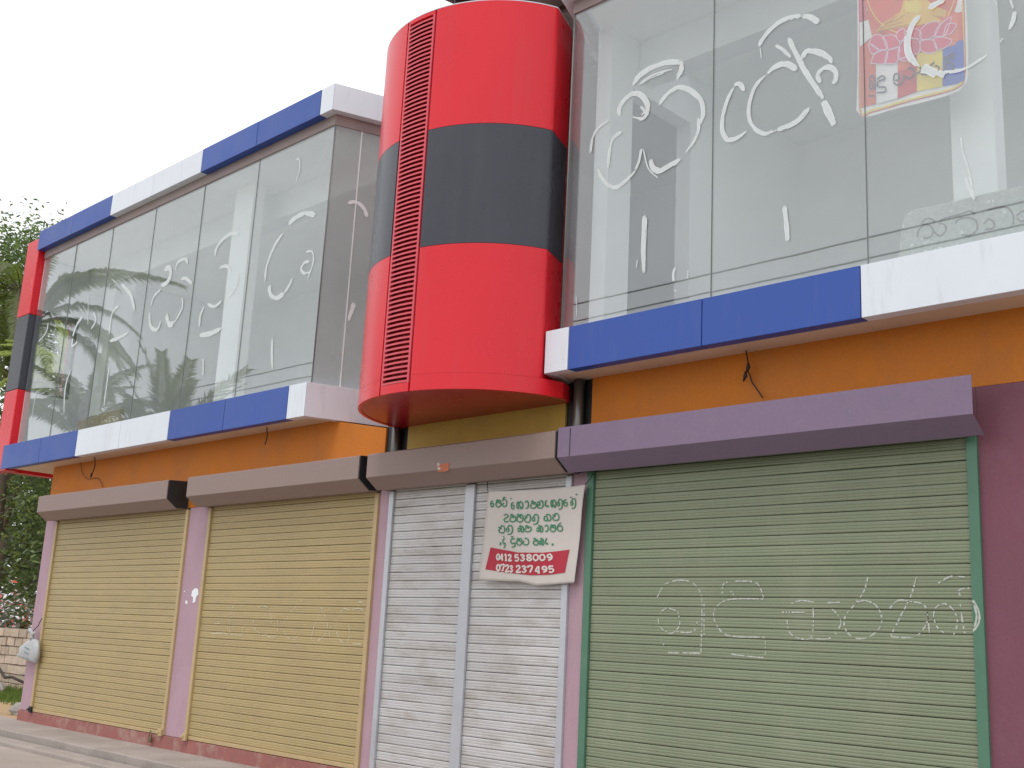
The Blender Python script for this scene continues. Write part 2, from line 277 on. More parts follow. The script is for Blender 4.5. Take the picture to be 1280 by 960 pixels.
PAINT_L = [[(0.0513,[(-11.386,6.418),(-11.226,6.477),(-11.019,6.476),(-10.825,6.407)]),(0.0343,[(-11.479,6.335),(-11.651,6.195),(-11.777,5.959),(-11.78,5.751)]),(0.0505,[(-11.673,5.691),(-11.629,5.567),(-11.487,5.49),(-11.323,5.523)]),(0.0329,[(-11.323,5.523),(-11.232,5.607),(-11.182,5.686)]),(0.0347,[(-10.846,5.831),(-10.967,5.832),(-11.01,5.765),(-10.939,5.7),(-10.824,5.69)]),(0.0175,[(-10.96,5.969),(-10.823,5.944),(-10.774,5.829),(-10.812,5.712),(-10.864,5.611)])],[(0.0368,[(-11.486,4.984),(-11.463,4.781),(-11.418,4.594)])],[(0.0411,[(-12.512,6.551),(-12.738,6.599),(-12.948,6.548),(-13.054,6.459),(-13.065,6.363)]),(0.0364,[(-12.92,6.165),(-12.748,6.158),(-12.625,6.073)]),(0.0359,[(-13.263,5.413),(-13.27,5.566),(-13.203,5.679)]),(0.0536,[(-13.238,5.299),(-12.959,5.274),(-12.699,5.307)]),(0.0385,[(-13.125,5.712),(-12.936,5.64),(-12.759,5.682)]),(0.0141,[(-12.608,5.695),(-12.444,5.826),(-12.433,6.012)])],[(0.0373,[(-13.063,4.947),(-13.022,4.727)])],[(0.0591,[(-14.432,6.449),(-14.291,6.444),(-14.228,6.343),(-14.298,6.239),(-14.472,6.213)]),(0.0388,[(-14.112,6.387),(-14.052,6.483),(-13.863,6.488),(-13.781,6.407)]),(0.0382,[(-13.924,6.21),(-13.77,6.188),(-13.599,6.083)]),(0.0338,[(-14.449,6.164),(-14.631,6.094),(-14.701,5.958)]),(0.0468,[(-14.72,5.873),(-14.625,5.65),(-14.418,5.567),(-14.349,5.677)]),(0.0583,[(-14.212,5.756),(-14.104,5.599),(-13.978,5.573)]),(0.0274,[(-13.978,5.573),(-13.866,5.668),(-13.777,5.794),(-13.83,5.932)])],[(0.0416,[(-15.722,6.489),(-15.384,6.264),(-15.177,5.982)]),(0.0356,[(-15.694,6.15),(-15.899,6.046),(-15.895,5.735)]),(0.0341,[(-16.547,6.19),(-16.417,6.04),(-16.534,5.916)]),(0.0431,[(-16.904,6.177),(-17.063,6.083),(-17.17,5.904)]),(0.0232,[(-16.806,6.495),(-16.679,6.019)])],[(0.0373,[(-17.159,5.87),(-17.132,5.736),(-16.97,5.776)]),(0.0309,[(-17.054,5.37),(-17.169,5.066),(-17.086,4.644)]),(0.0265,[(-15.754,5.223),(-15.755,4.891),(-15.755,4.621)]),(0.0219,[(-18.271,5.135),(-18.289,4.608)]),(0.0405,[(-15.864,5.622),(-15.583,5.624),(-15.284,5.653)]),(0.0243,[(-18.189,6.303),(-18.21,6.136),(-18.474,6.007)])],[(0.0189,[(-11.354,7.273),(-11.28,7.242),(-11.258,7.097),(-11.305,6.972)])]]
PAINT_S = [[(0.035,[(0.231,6.553),(0.322,6.585),(0.408,6.562),(0.467,6.49),(0.484,6.43)]),(0.04,[(0.421,5.346),(0.396,5.229),(0.367,5.118)])]]
CHALK_G = [[(-5.812,1.956),(-5.735,2.062),(-5.579,2.094),(-5.456,2.069),(-5.379,1.983),(-5.367,1.813),(-5.372,1.537)],[(-5.605,1.846),(-5.715,1.869),(-5.792,1.806),(-5.774,1.719),(-5.663,1.672),(-5.581,1.741),(-5.605,1.846)],[(-5.739,1.589),(-5.706,1.524),(-5.552,1.523),(-5.372,1.527)],[(-5.348,1.911),(-5.344,1.669)],[(-5.617,1.686),(-5.449,1.691),(-5.406,1.788)],[(-5.178,1.989),(-5.159,2.069),(-5.001,2.085),(-4.861,2.068),(-4.805,1.963)],[(-4.805,1.951),(-5.071,1.949),(-5.201,1.912),(-5.258,1.827),(-5.207,1.721),(-5.097,1.667),(-4.791,1.667)],[(-4.791,1.662),(-4.791,1.537),(-4.859,1.518),(-5.182,1.537)],[(-5.1,2.009),(-5.071,1.98)],[(-4.649,1.854),(-4.455,1.857)],[(-4.564,1.919),(-4.485,1.942),(-4.377,1.93)],[(-4.604,1.816),(-4.586,1.714),(-4.513,1.671),(-4.41,1.674),(-4.383,1.786),(-4.387,1.909)],[(-4.41,1.674),(-4.259,1.674),(-4.179,1.747),(-4.168,1.813),(-4.244,1.889),(-4.357,1.887)],[(-4.293,1.928),(-4.156,1.932)],[(-3.947,2.11),(-3.98,2.012),(-4.047,1.924),(-4.128,1.835),(-4.13,1.748),(-4.063,1.685),(-3.956,1.692),(-3.872,1.754),(-3.849,1.83),(-3.892,1.915),(-3.986,1.946),(-4.071,1.913)],[(-3.588,2.108),(-3.632,1.981),(-3.709,1.843),(-3.785,1.71)],[(-3.786,1.702),(-3.656,1.701),(-3.573,1.731),(-3.517,1.825),(-3.538,1.919),(-3.638,1.943),(-3.729,1.949),(-3.8,1.88)],[(-3.518,1.877),(-3.507,1.722)],[(-3.476,1.826),(-3.462,1.899),(-3.396,1.931),(-3.334,1.886),(-3.311,1.809),(-3.34,1.727)],[(-3.475,1.837),(-3.445,1.765),(-3.372,1.722)],[(-3.435,2.066),(-3.347,2.111),(-3.251,2.107)],[(-3.287,1.983),(-3.29,2.024),(-3.222,2.035)],[(-3.289,1.932),(-3.277,1.81),(-3.265,1.739)]]
CHALK_F = [[(-3.192,1.952),(-3.157,1.888),(-3.157,1.811),(-3.198,1.754)],[(-3.185,1.932),(-3.171,1.851),(-3.187,1.781)]]
CHALK_Y = [[(-12.607,1.474),(-12.37,1.484),(-12.234,1.475)],[(-12.167,1.472),(-11.905,1.473)],[(-12.665,1.837),(-12.34,1.841)],[(-12.135,1.821),(-12.073,1.84),(-11.976,1.809)],[(-12.264,1.713),(-12.246,1.537)],[(-12.167,1.812),(-12.214,1.714),(-12.206,1.502)],[(-12.614,1.59),(-12.427,1.6)],[(-12.152,1.565),(-11.942,1.579),(-11.935,1.492)],[(-11.719,1.67),(-11.684,1.568),(-11.564,1.511),(-11.45,1.481),(-11.4,1.541)],[(-11.648,1.801),(-11.526,1.82),(-11.445,1.798)],[(-11.397,1.787),(-11.338,1.627)],[(-11.404,1.482),(-11.28,1.464),(-11.198,1.513),(-11.217,1.663)],[(-10.777,1.894),(-10.92,1.794),(-11.061,1.675),(-11.073,1.566),(-10.985,1.478),(-10.865,1.457),(-10.761,1.526),(-10.743,1.591)],[(-10.375,1.841),(-10.454,1.719),(-10.516,1.581),(-10.54,1.467)],[(-10.58,1.453),(-10.415,1.463),(-10.301,1.523),(-10.259,1.603),(-10.315,1.714),(-10.393,1.777)],[(-10.112,1.701),(-10.102,1.576),(-10.014,1.476),(-9.906,1.449)],[(-10.079,1.75),(-10.007,1.806),(-9.901,1.799)],[(-9.893,1.643),(-9.866,1.535),(-9.894,1.457)],[(-9.863,1.8),(-9.749,1.814),(-9.642,1.78),(-9.605,1.681),(-9.587,1.543),(-9.614,1.459),(-9.802,1.445)],[(-9.782,1.871),(-9.719,1.883),(-9.64,1.857)],[(-10.218,1.509),(-10.207,1.62)]]
PEEL = [[(-13.176,1.986),(-13.111,2.023),(-13.036,2.011),(-13.013,1.949),(-13.063,1.912),(-13.073,1.85),(-13.134,1.837),(-13.135,1.911),(-13.187,1.923)],[(-13.32,1.86),(-13.273,1.868),(-13.254,1.828),(-13.297,1.822)],[(-13.383,1.985),(-13.355,1.993),(-13.35,1.968)]]
BAG = [(-17.51,1.271),(-17.319,1.235),(-17.253,1.127),(-17.235,1.031),(-17.265,0.903),(-17.633,0.935),(-17.969,0.977),(-17.895,1.029),(-17.88,1.117),(-17.72,1.184)]
BAGTOP = [(-17.622,1.336),(-17.432,1.304),(-17.508,1.265)]
BAGCORD = [(-17.593,1.321),(-17.512,1.391),(-17.432,1.461),(-17.472,1.491),(-17.438,1.566)]
STICK = [(-8.281,3.18),(-8.21,3.199),(-8.109,3.195),(-8.111,3.125),(-8.173,3.117),(-8.266,3.124)]
CABLE1 = [(-4.951,3.989),(-4.942,3.932),(-4.927,3.863),(-4.92,3.807),(-4.91,3.784),(-4.923,3.741),(-4.907,3.706),(-4.891,3.65),(-4.863,3.608),(-4.826,3.555),(-4.796,3.511)]
KNOT1 = [(-4.897,3.761),(-4.936,3.717)]
CABLE2 = [(-16.123,3.933),(-16.074,3.81),(-16.085,3.736),(-16.129,3.665)]
CABLE3 = [(-16.863,3.95),(-16.758,3.757),(-16.521,3.634),(-16.194,3.628),(-15.993,3.481)]
CABLE4 = [(-11.553,3.947),(-11.51,3.797),(-11.542,3.694)]
BAN_OUT = [(-7.814,2.937),(-7.392,2.922),(-7.074,2.914),(-6.799,2.911),(-6.575,2.925),(-6.591,2.753),(-6.614,2.481),(-6.639,2.266),(-6.665,2.07),(-6.87,2.06),(-7.112,2.046),(-7.333,2.083),(-7.852,2.096),(-7.835,2.402),(-7.829,2.637),(-7.817,2.815)]
BAN_RED = [(-7.733,2.402),(-7.352,2.345),(-7.038,2.338),(-6.727,2.359),(-6.749,2.267),(-6.772,2.159),(-6.98,2.141),(-7.18,2.138),(-7.5,2.165),(-7.776,2.197),(-7.758,2.295)]
BAN_MAP = [[0.0016055975,0.00010387419,-8.0664334,-5.4948739e-08],[-0.00011153504,-0.0011969885,3.1283752,1.2229509e-07]]
POS_MAP = [[0.00096996342,-1.7781131e-05,-4.0319349,-1.6655383e-08],[-0.00038397556,-0.0010707185,6.6199501,8.6339578e-08]]
PLAQ = [(-3.558,4.395),(-3.532,4.571),(-3.508,4.661),(-3.452,4.699),(-3.384,4.704),(-3.154,4.694),(-2.949,4.697),(-2.662,4.681),(-2.677,4.36)]
PLAQ_T = [[(-3.375,4.58),(-3.345,4.607),(-3.304,4.599),(-3.276,4.57)],[(-3.407,4.486),(-3.397,4.534),(-3.354,4.567),(-3.313,4.549),(-3.29,4.502),(-3.316,4.465),(-3.366,4.468)],[(-3.29,4.502),(-3.243,4.457),(-3.201,4.49),(-3.208,4.533),(-3.248,4.551)],[(-3.239,4.574),(-3.182,4.581),(-3.102,4.583),(-3.03,4.591),(-2.993,4.561)],[(-3.136,4.524),(-3.103,4.55),(-3.032,4.541),(-2.987,4.506),(-2.982,4.447),(-3.03,4.417),(-3.092,4.431)],[(-2.907,4.569),(-2.838,4.573),(-2.771,4.552),(-2.737,4.487),(-2.74,4.424)],[(-2.934,4.477),(-2.902,4.502),(-2.866,4.469),(-2.875,4.431),(-2.928,4.435)],[(-2.715,4.482),(-2.677,4.505),(-2.656,4.492)],[(-2.716,4.466),(-2.688,4.436),(-2.659,4.437)]]

# ================================================================== GROUND
def sheet(name, poly, z, m_, th=.5):
    return struct(MB().prism(poly, z-th, z).build(name, m_))
g = MB(); g.add([(-900, -900, -.11), (900, -900, -.11), (900, 900, -.11), (-900, 900, -.11)], [[0, 1, 2, 3]]); struct(g.build('ground', GROUND))
g = MB(); g.add([(-200, -9.5, -.10), (200, -9.5, -.10), (200, -1.9, -.10), (-200, -1.9, -.10)], [[0, 1, 2, 3]]); struct(g.build('road', ASPH))
g = MB(); g.add([(-200, -2.1, -.095), (200, -2.1, -.095), (200, -.83, -.095), (-200, -.83, -.095)], [[0, 1, 2, 3]]); struct(g.build('road_shoulder', ROAD))
ap = MB()
rr = random.Random(3)
xs = [-19.2+i*.6 for i in range(38)]
fr_ = [-.80+rr.uniform(-.02, .02) for _ in xs]
poly = [(x, y) for x, y in zip(xs, fr_)]+[(3, 0.05), (-19.2, .05)]
ap.prism(poly, -.3, .05)
struct(ap.build('pavement', CONC, bevel=.015))
kb = MB().box(-19.6, 3, -1.12, -.84, -.3, -.035); struct(kb.build('pavement_step', CONC, bevel=.02))
struct(MB().box(-60, -17.9, -.8, 9, -.3, .03).build('side_yard', EARTH))

# ================================================================== THE SHOP BUILDING
BX = thing('shop_building', 'two storey shop building with red and black drum, glazed upper floor and roller shutters', 'building', (-8, 0, 0))
def part(name, mb, m_, parent=BX, bevel=0, label=None):
    o = mb.build(name, m_, parent, bevel=bevel)
    if label: o['label'] = label
    return o
ZS = .205
for a, b in ((-17.82, -17.42), (-13.45, -12.95), (-9.53, -9.35), (-6.785, -6.60)):
    part('pillar', MB().box(a, b, 0, .35, ZS, 3.055), MAUVE, bevel=.006)
part('wall', MB().box(-17.82, -17.6, .35, 8, 0, 3.9), MAUVE)
mw = MB().box(-3.125, 3.2, 0, .3, ZS, 3.395); mw.box(-3.498, -3.127, .0, .3, 3.06, 3.395)
part('wall', mw, MAROON, label='maroon plastered wall beside the green shutter')
part('plinth', MB().box(-17.84, 3.2, -.02, .33, -.05, ZS-.003), PLINTH, bevel=.006)
uw = MB().box(-17.83, -10.45, .003, .3, 3.058, 3.93)
uw.add([(x, y, z) for y in (.003, .12) for x, z in ((-10.45, 3.058), (-9.52, 3.058), (-9.52, 3.735), (-10.45, 3.905))], [[0, 1, 2, 3], [7, 6, 5, 4], [1, 5, 6, 2], [3, 2, 6, 7], [0, 4, 5, 1], [0, 3, 7, 4]])
part('upper_wall', uw, ORANGE, label='orange plastered wall band on the left')
ow = MB().box(-6.60, -3.5, .003, .3, 3.058, 3.93); ow.box(-3.5, -3.125, .003, .3, 3.398, 3.93); ow.box(-3.125, 3.2, .003, .3, 3.398, 3.93)
part('upper_wall', ow, ORANGE, label='orange plastered wall band on the right')
part('upper_wall', MB().box(-9.15, -6.92, .003, .3, 3.058, 3.93), YELLOW, label='ochre plastered wall under the drum')
for a, b in ((-9.52, -9.15), (-6.92, -6.60)):
    rc = MB().box(a+.001, b-.001, .025, .3, 3.058, 3.93); part('recess_panel', rc, STEEL)
    c_ = (a+b)/2
    part('downpipe', MB().tube([(c_+.03, -.03, 3.06), (c_+.03, -.03, 3.5), (c_+.03, -.03, 3.90)], .05, 16), PIPE)

# ---- shutters
def slat_profile(h):
    H = [(-.002, 0.0), (-.006, .002), (-.0130, .03), (-.0152, .12), (-.0150, .24), (-.0128, .30), (-.0152, .37), (-.0156, .50), (-.0130, .58), (-.0154, .66), (-.0152, .84), (-.0125, .94), (-.006, .968), (-.002, .970)]
    return [(y, z*h) for y, z in H]
def shutter(x0, x1, ztop, pitch, ms, mr, label, railw=.06, extra_rail=None):
    sh = MB().box(x0, x1, .02, .05, ZS, ztop+.35).build('roller_shutter', GROOVE, BX); sh['label'] = label
    a, b = x0+railw, x1-railw
    segs = [(a, b)] if not extra_rail else [(a, extra_rail[0]), (extra_rail[1], b)]
    n = int((ztop-ZS-.05)/pitch)+2
    for (u, v) in segs:
        prof = slat_profile(pitch); L2 = v-u-.008; mes = []
        for q in range(4):
            rq = random.Random(int(abs(x0)*10)+q); mb = MB(); nx_ = 7; np_ = len(prof); vs = []
            xsq = [-L2/2+L2*k/nx_+(rq.uniform(-.15, .15) if 0 < k < nx_ else 0) for k in range(nx_+1)]
            for k, xx in enumerate(xsq):
                dy = rq.uniform(-.0022, .0022); dz = rq.uniform(-.0012, .0012)
                vs += [(xx, y+dy, z+dz) for y, z in prof]
            mb.add(vs, [[k*np_+j, (k+1)*np_+j, (k+1)*np_+j+1, k*np_+j+1] for k in range(nx_) for j in range(np_-1)])
            o = mb.build('slat', ms, sh, origin=(0, 0, 0)); mes.append(o.data); bpy.data.objects.remove(o)
        for i in range(n):
            pos = ((u+v)/2, .014+random.uniform(-.0012, .0012), ZS+.05+i*pitch)
            o = put('slat', random.choice(mes), pos, sh)
            o.rotation_euler = (random.uniform(-.02, .02), random.uniform(-.0006, .0006), 0)
    rails = [(x0, a), (b, x1)]+([extra_rail] if extra_rail else [])
    for u, v in rails: MB().box(u, v, -.028, .045, ZS, ztop+.03).build('guide_rail', mr, sh, bevel=.004)
    for u, v in segs: MB().box(u+.005, v-.005, -.022, .03, ZS+.004, ZS+.048).build('bottom_bar', mr, sh, bevel=.004)
    return sh
shs = [shutter(-17.42, -13.45, 3.0, .083, SLY, RAILY, 'yellow roller shutter at the far left end'),
 shutter(-12.95, -9.53, 3.0, .083, SLY, RAILY, 'yellow roller shutter with faint chalk writing'),
 shutter(-9.35, -6.785, 3.0, .084, SLW, RAILW, 'pale grey roller shutter in two leaves behind the cloth banner', .07, (-8.175, -8.045)),
 shutter(-6.60, -3.125, 3.02, .0777, SLG, RAILG, 'green roller shutter with chalk writing', .075)]
# locks and brackets at the foot of the yellow shutters
for x in (-17.36, -13.5, -12.9):
    k = MB().box(x-.035, x+.05, -.06, -.03, ZS-.01, ZS+.075).box(x-.06, x+.0, -.075, -.055, ZS+.02, ZS+.045)
    k.build('lock_bracket', RAILY if x > -17 else STEEL, shs[0] if x < -13 else shs[1], bevel=.004)
# chalk on slats: only the crests take the chalk
def crest(pitch):
    def f(p):
        q = ((p[1]-ZS-.05)/pitch) % 1
        return .12 < q < .42 or .54 < q < .9
    return f
def chalk(strokes, y, wd, pitch, parent, m_=CHALK, d=True):
    mb = MB()
    for i, p in enumerate(strokes):
        P = []
        sp = smooth(p, 4)
        for a, b in zip(sp, sp[1:]):
            k = max(1, int(math.hypot(a[0]-b[0], a[1]-b[1])/.012)); P += [(a[0]+(b[0]-a[0])*j/k, a[1]+(b[1]-a[1])*j/k) for j in range(k)]
        P.append(sp[-1]); rnd = random.Random(i)
        for j in range(len(P)-1):
            if d and (not crest(pitch)(P[j]) or rnd.random() < .10): continue
            a, b = P[j], P[j+1]; dx, dz = b[0]-a[0], b[1]-a[1]; l = math.hypot(dx, dz) or 1; h = wd/2*rnd.uniform(.5, 1.1)
            nx, nz_ = -dz/l*h, dx/l*h
            mb.add([(a[0]+nx, y, a[1]+nz_), (b[0]+nx, y, b[1]+nz_), (b[0]-nx, y, b[1]-nz_), (a[0]-nx, y, a[1]-nz_)], [[0, 1, 2, 3]])
    o = mb.build('chalk_writing', m_, parent); o['kind'] = 'stuff'; return o
CHALKY = mat('pale_chalk', (.62, .56, .40), .9, .1, 20)
chalk(CHALK_G, -.0035, .0125, .0777, shs[3]); chalk(CHALK_F, -.0295, .016, .0777, shs[3], d=False)
chalk(CHALK_Y, -.0035, .013, .083, shs[1], CHALKY)
pm = MB()
for i, p in enumerate(PEEL):
    pm.add([(x, -.0025, z) for x, z in p], [list(range(len(p)))])
pm.build('peeled_paint', PAINT, BX)

# ---- shutter hoods
def hood(x0, x1, m_, label, zt=3.39, zb=3.14, cap_r=True):
    prof = [(0.0, zt+.02), (-.30, zt), (-.32, zt-.012), (-.32, zb), (-.16, 3.025), (-.15, 3.035), (0.0, 3.04)]
    h = MB().profx(prof, x0, x1).build('shutter_hood', m_, BX, bevel=.004); h['label'] = label
    cap = [(-.012, zt+.01), (-.295, zt-.006), (-.309, zt-.016), (-.309, zb+.006), (-.158, 3.036), (-.012, 3.05)]
    MB().profx(cap, x1, x1+.012).build('end_cap', CAPM if cap_r else m_, h)
    MB().profx(cap, x0-.012, x0).build('end_cap', CAPM, h)
    return h
hoods = [hood(-17.47, -13.53, HOODM, 'taupe shutter hood over the far left yellow shutter'), hood(-13.03, -9.53, HOODM, 'taupe shutter hood over the second yellow shutter'),
 hood(-9.39, -6.735, HOODM, 'taupe shutter hood over the pale grey shutter'), ]
h4 = MB().profx([(-.30, 3.41), (-.32, 3.405), (-.32, 3.14), (-.16, 3.025), (-.157, 3.030), (-.3165, 3.142), (-.3165, 3.40), (-.30, 3.405)], -6.70, -3.02)
h4.profx([(0, 3.40), (-.298, 3.408), (-.298, 3.404), (0, 3.396)], -6.70, -3.3)
h4 = h4.build('shutter_hood', HOODP, BX); h4['label'] = 'lilac open ended shutter hood over the green shutter'
MB().tube([(-6.6, -.13, 3.2), (-4.8, -.13, 3.2), (-3.16, -.13, 3.2)], .10, 14).build('shutter_roll', GROOVE, h4)
MB().profx([(-.012, 3.40), (-.309, 3.394), (-.309, 3.146), (-.158, 3.036), (-.012, 3.04)], -6.712, -6.70).build('end_cap', CAPM, h4)
MB().box(-6.56, -6.552, -.3225, -.318, 3.145, 3.39).build('seam', CAPM, h4)

# ---- overhanging glazed bays
def line_pt(P, d, t): return (P[0]+d[0]*t, P[1]+d[1]*t)
def bay(name, label, seams_lo, cols_lo, seams_hi, cols_hi, right, corner, d, side_len, xfar, paint, side_seams):
    """corner: plan corner of the front face (y=-.4); d: unit-ish plan direction of the splayed end; right: splay is at the right end"""
    sg = 1 if right else -1
    ny = d[1]/math.hypot(*d); nx = d[0]/math.hypot(*d)
    inn = (-ny*sg, nx*sg)                     # inward normal of the splayed end
    def off(t, o):                            # point on the splayed line, o inward
        return (corner[0]+nx*t+inn[0]*o, corner[1]+ny*t+inn[1]*o)
    def at_y(y, o):                           # splayed line offset o inward, where it crosses y
        p = off(0, o); t = (y-p[1])/ny; return (p[0]+nx*t, y)
    # soffit is the host part
    yb = .002
    e = at_y(-.291, .109)
    end = off(side_len, .109)
    if right: poly = [(xfar, -.291), e, end, (xfar, end[1])]
    else: poly = [e, (xfar, -.291), (xfar, end[1]), end]
    host = MB().prism(poly, 3.912, 3.972).build(name, SOFFIT, BX); host['label'] = label
    def panels(seams, cols, z0, z1, dep):
        for (a, b), c in zip(zip(seams, seams[1:]), cols):
            m_ = {'b': BLUE, 'w': WHITE}[c]; g_ = .004
            if right and b == seams[-1]:
                q = at_y(-.4+dep, dep); pl = [(a+g_, -.4), (b-.002, -.4), (q[0]-.002, q[1]), (a+g_, -.4+dep)]
            elif not right and a == seams[0]:
                q = at_y(-.4+dep, dep); pl = [(a+.002, -.4), (b-g_, -.4), (b-g_, -.4+dep), (q[0]+.002, q[1])]
            else: pl = [(a+g_, -.4), (b-g_, -.4), (b-g_, -.4+dep), (a+g_, -.4+dep)]
            fp = MB().prism(pl, z0, z1).build('fascia_panel', m_, host, bevel=.003)
            if b-a > .6:
                fp.rotation_euler = (random.uniform(-.006, .006), random.uniform(-.0008, .0008), random.uniform(-.0022, .0022))
        q = at_y(-.4+dep, dep)
        MB().prism([off(0.002, 0), off(side_len, 0), off(side_len, dep), q], z0, z1).build('return_panel', WHITE, host, bevel=.003)
        # dark backing seen in the joints
        xa, xb = (seams[0], seams[-1]-.12) if right else (seams[0]+.12, seams[-1])
        MB().box(xa+.05, xb-.05, -.4+dep*.5, -.4+dep+.012, z0+.01, z1-.01).build('backing', JOINT, host)
    panels(seams_lo, cols_lo, 3.90, 4.292, .108)
    panels(seams_hi, cols_hi, 7.64, 7.98, .11)
    # head trim, sill (front and splayed end)
    def rim(nm, z0, z1, o0, o1, m_):
        A_, B_ = at_y(-.4+o0, o0), at_y(-.4+o1, o1)
        if right: pl = [(xfar, -.4+o0), A_, B_, (xfar, -.4+o1)]
        else: pl = [A_, (xfar, -.4+o0), (xfar, -.4+o1), B_]
        mb = MB().prism(pl, z0, z1); 
        o = mb.build(nm, m_, host, bevel=.002)
        MB().prism([A_, off(side_len, o0), off(side_len, o1), B_], z0+.001, z1+.001).build(nm, m_, host)
    rim('head_trim', 7.505, 7.645, .108, .16, TRIM)
    rim('sill', 4.18, 4.288, .1085, .15, WHITE)
    rim('soffit_lining', 7.60, 7.66, .101, .155, SOFFIT) if False else None
    # panes
    seam = [s for s in seams_lo[1:-1]] if right else [s for s in seams_lo[1:-1]]
    yg = -.28; cg = at_y(yg, .12)
    xs_ = ([xfar]+seam[:-1]+[cg[0]]) if right else ([cg[0]]+seam[1:]+[xfar])
    rnd = random.Random(11)
    for a, b in zip(xs_, xs_[1:]):
        t0, t1 = rnd.uniform(0, .004), rnd.uniform(0, .004)
        mb = MB(); a2, b2 = a+.0022, b-.0022
        vs = [(a2, yg+t0, 4.285), (b2, yg+t1, 4.285), (b2, yg+t1, 7.51), (a2, yg+t0, 7.51), (a2, yg+t0+.008, 4.285), (b2, yg+t1+.008, 4.285), (b2, yg+t1+.008, 7.51), (a2, yg+t0+.008, 7.51)]
        mb.add(vs, [[0, 1, 2, 3], [5, 4, 7, 6], [1, 5, 6, 2], [4, 0, 3, 7], [3, 2, 6, 7], [4, 5, 1, 0]]); mb.build('glass_pane', GLASS, host)
    for x in xs_[1:-1]: MB().box(x-.0018, x+.0018, yg-.0035, yg+.010, 4.287, 7.505).build('joint', JOINT, host)
    MB().tube([(cg[0], yg, 4.287), (cg[0], yg, 5.9), (cg[0], yg, 7.505)], .008, 6).build('corner_joint', JOINT, host)
    ss = [0.01]+side_seams+[side_len]
    p0 = cg
    def sp(t, o=0): return (p0[0]+nx*t+inn[0]*o, p0[1]+ny*t+inn[1]*o)
    for a, b in zip(ss, ss[1:]):
        MB().prism([sp(a+.003), sp(b-.003), sp(b-.003, .008), sp(a+.003, .008)], 4.285, 7.51).build('glass_pane', GLASSL if right else GLASS, host)
    for a in side_seams: MB().prism([sp(a-.006, -.003), sp(a+.006, -.003), sp(a+.006, .012), sp(a-.006, .012)], 4.287, 7.505).build('joint', COLW, host)
    # painted writing on the outside of the panes
    for i, let in enumerate(paint):
        for j, (wd, p) in enumerate(let):
            mb = MB(); brush(mb, p, wd, lambda a, b: (a, yg-.0012-.0002*i-.0001*j, b), seed=i*31+j)
            mb.build('paint_stroke', PAINT, host)
    return host, sp
bayL, spL = bay('glazed_bay', 'long glazed bay with blue and white fascia on the left of the drum', [-18.95, -17.5, -16.24, -14.9, -13.55, -12.2, -10.85, -10.5], 'bbwwbbw',
    [-18.8, -17.5, -16.16, -14.87, -13.51, -12.14, -10.76, -10.5], 'bbwwbbw', True, (-10.5, -.4), (.29, .85), 1.4, -18.72, PAINT_L, [.34])
bayR, spR = bay('glazed_bay', 'glazed bay with blue and white fascia on the right of the drum', [-6.83, -6.55, -5.125, -3.755, -2.385, -1.015, .355, 1.725, 3.2], 'wbbwwbbw',
    [-6.83, -6.55, -5.125, -3.755, -2.385, -1.015, .355, 1.725, 3.2], 'wbbwwbbw', False, (-6.83, -.4), (-.36, .85), 1.4, 3.2, PAINT_R, [])
for let in PAINT_S:
    for j, (wd, p) in enumerate(let):
        mb = MB(); brush(mb, p, wd, lambda a, b: (*spL(a, -.005), b), seed=5+j); mb.build('paint_stroke', PAINT, bayL)

# ---- left end: red and charcoal fin, end wall with a window opening
fin = MB().box(-19.32, -18.76, -.39, -.20, 3.88, 3.90).build('corner_fin', RED, BX); fin['label'] = 'red and charcoal clad fin at the left end of the upper floor'
for z0, z1, m_ in ((3.90, 5.228, RED), (5.232, 6.518, BLACKP), (6.522, 7.87, RED)):
    r = .07; pl = [(-19.32+r, -.39), (-18.76, -.39), (-18.76, -.19), (-19.32, -.19), (-19.32, -.39+r), (-19.32+r*.3, -.39+r*.3)]
    MB().prism(pl, z0, z1).build('cladding_panel', m_, fin, bevel=.012)
ew = MB(); ew.box(-19.1, -18.9, -.188, 5, 3.88, 5.2).box(-19.1, -18.9, -.188, 5, 6.62, 7.87).box(-19.1, -18.9, .46, 5, 5.2, 6.62)
part('end_wall', ew, RED, label='red clad end wall with a window opening')
il = MB(); il.box(-18.895, -18.73, -.26, 4, 3.975, 5.2).box(-18.895, -18.73, -.26, 4, 6.62, 7.5).box(-18.895, -18.73, .46, 4, 5.2, 6.62)
part('inner_wall', il, PLAST)
wf = MB(); wf.box(-18.92, -18.72, .40, .455, 5.205, 6.615).box(-18.92, -18.72, -.25, .40, 5.205, 5.245).box(-18.92, -18.72, -.25, .40, 6.575, 6.615)
part('window_frame', wf, FRAMEM)

# ---- rooms behind the glass
part('floor_slab', MB().prism([(-18.72, -.2), (-10.75, -.2), (-10.25, .85), (-10.25, 6), (-18.72, 6)], 3.98, 4.16), FLOORM)
part('floor_slab', MB().prism([(-6.6, -.2), (3.2, -.2), (3.2, 6), (-7.1, 6), (-7.1, .85)], 3.98, 4.16), FLOORM)
def slab(nm, z0, z1, o, m_):
    m__ = MB()
    m__.prism([(-18.9, -.22-o), (-10.72+o, -.22-o), (-10.4, .82), (-18.9, .82)], z0, z1)
    m__.prism([(-6.60-o, -.22-o), (3.2, -.22-o), (3.2, .82), (-7.0, .82)], z0, z1)
    m__.prism([(-10.4, .9), (-7.15, .9), (-6.6, .9), (-6.6, 6), (-10.4, 6)], z0, z1)
    m__.box(-18.9, -10.401, 1.35, 6, z0, z1).box(-6.599, -1.2, 1.35, 6, z0, z1).box(-18.9, -18.0, .821, 1.349, z0, z1)  # unseen openings behind the beams and at right, added to brighten the rooms
    part(nm, m__, m_)
slab('ceiling_slab', 7.512, 7.62, 0, COLW)
slab('roof_slab', 7.67, 7.9, .06, TRIM)
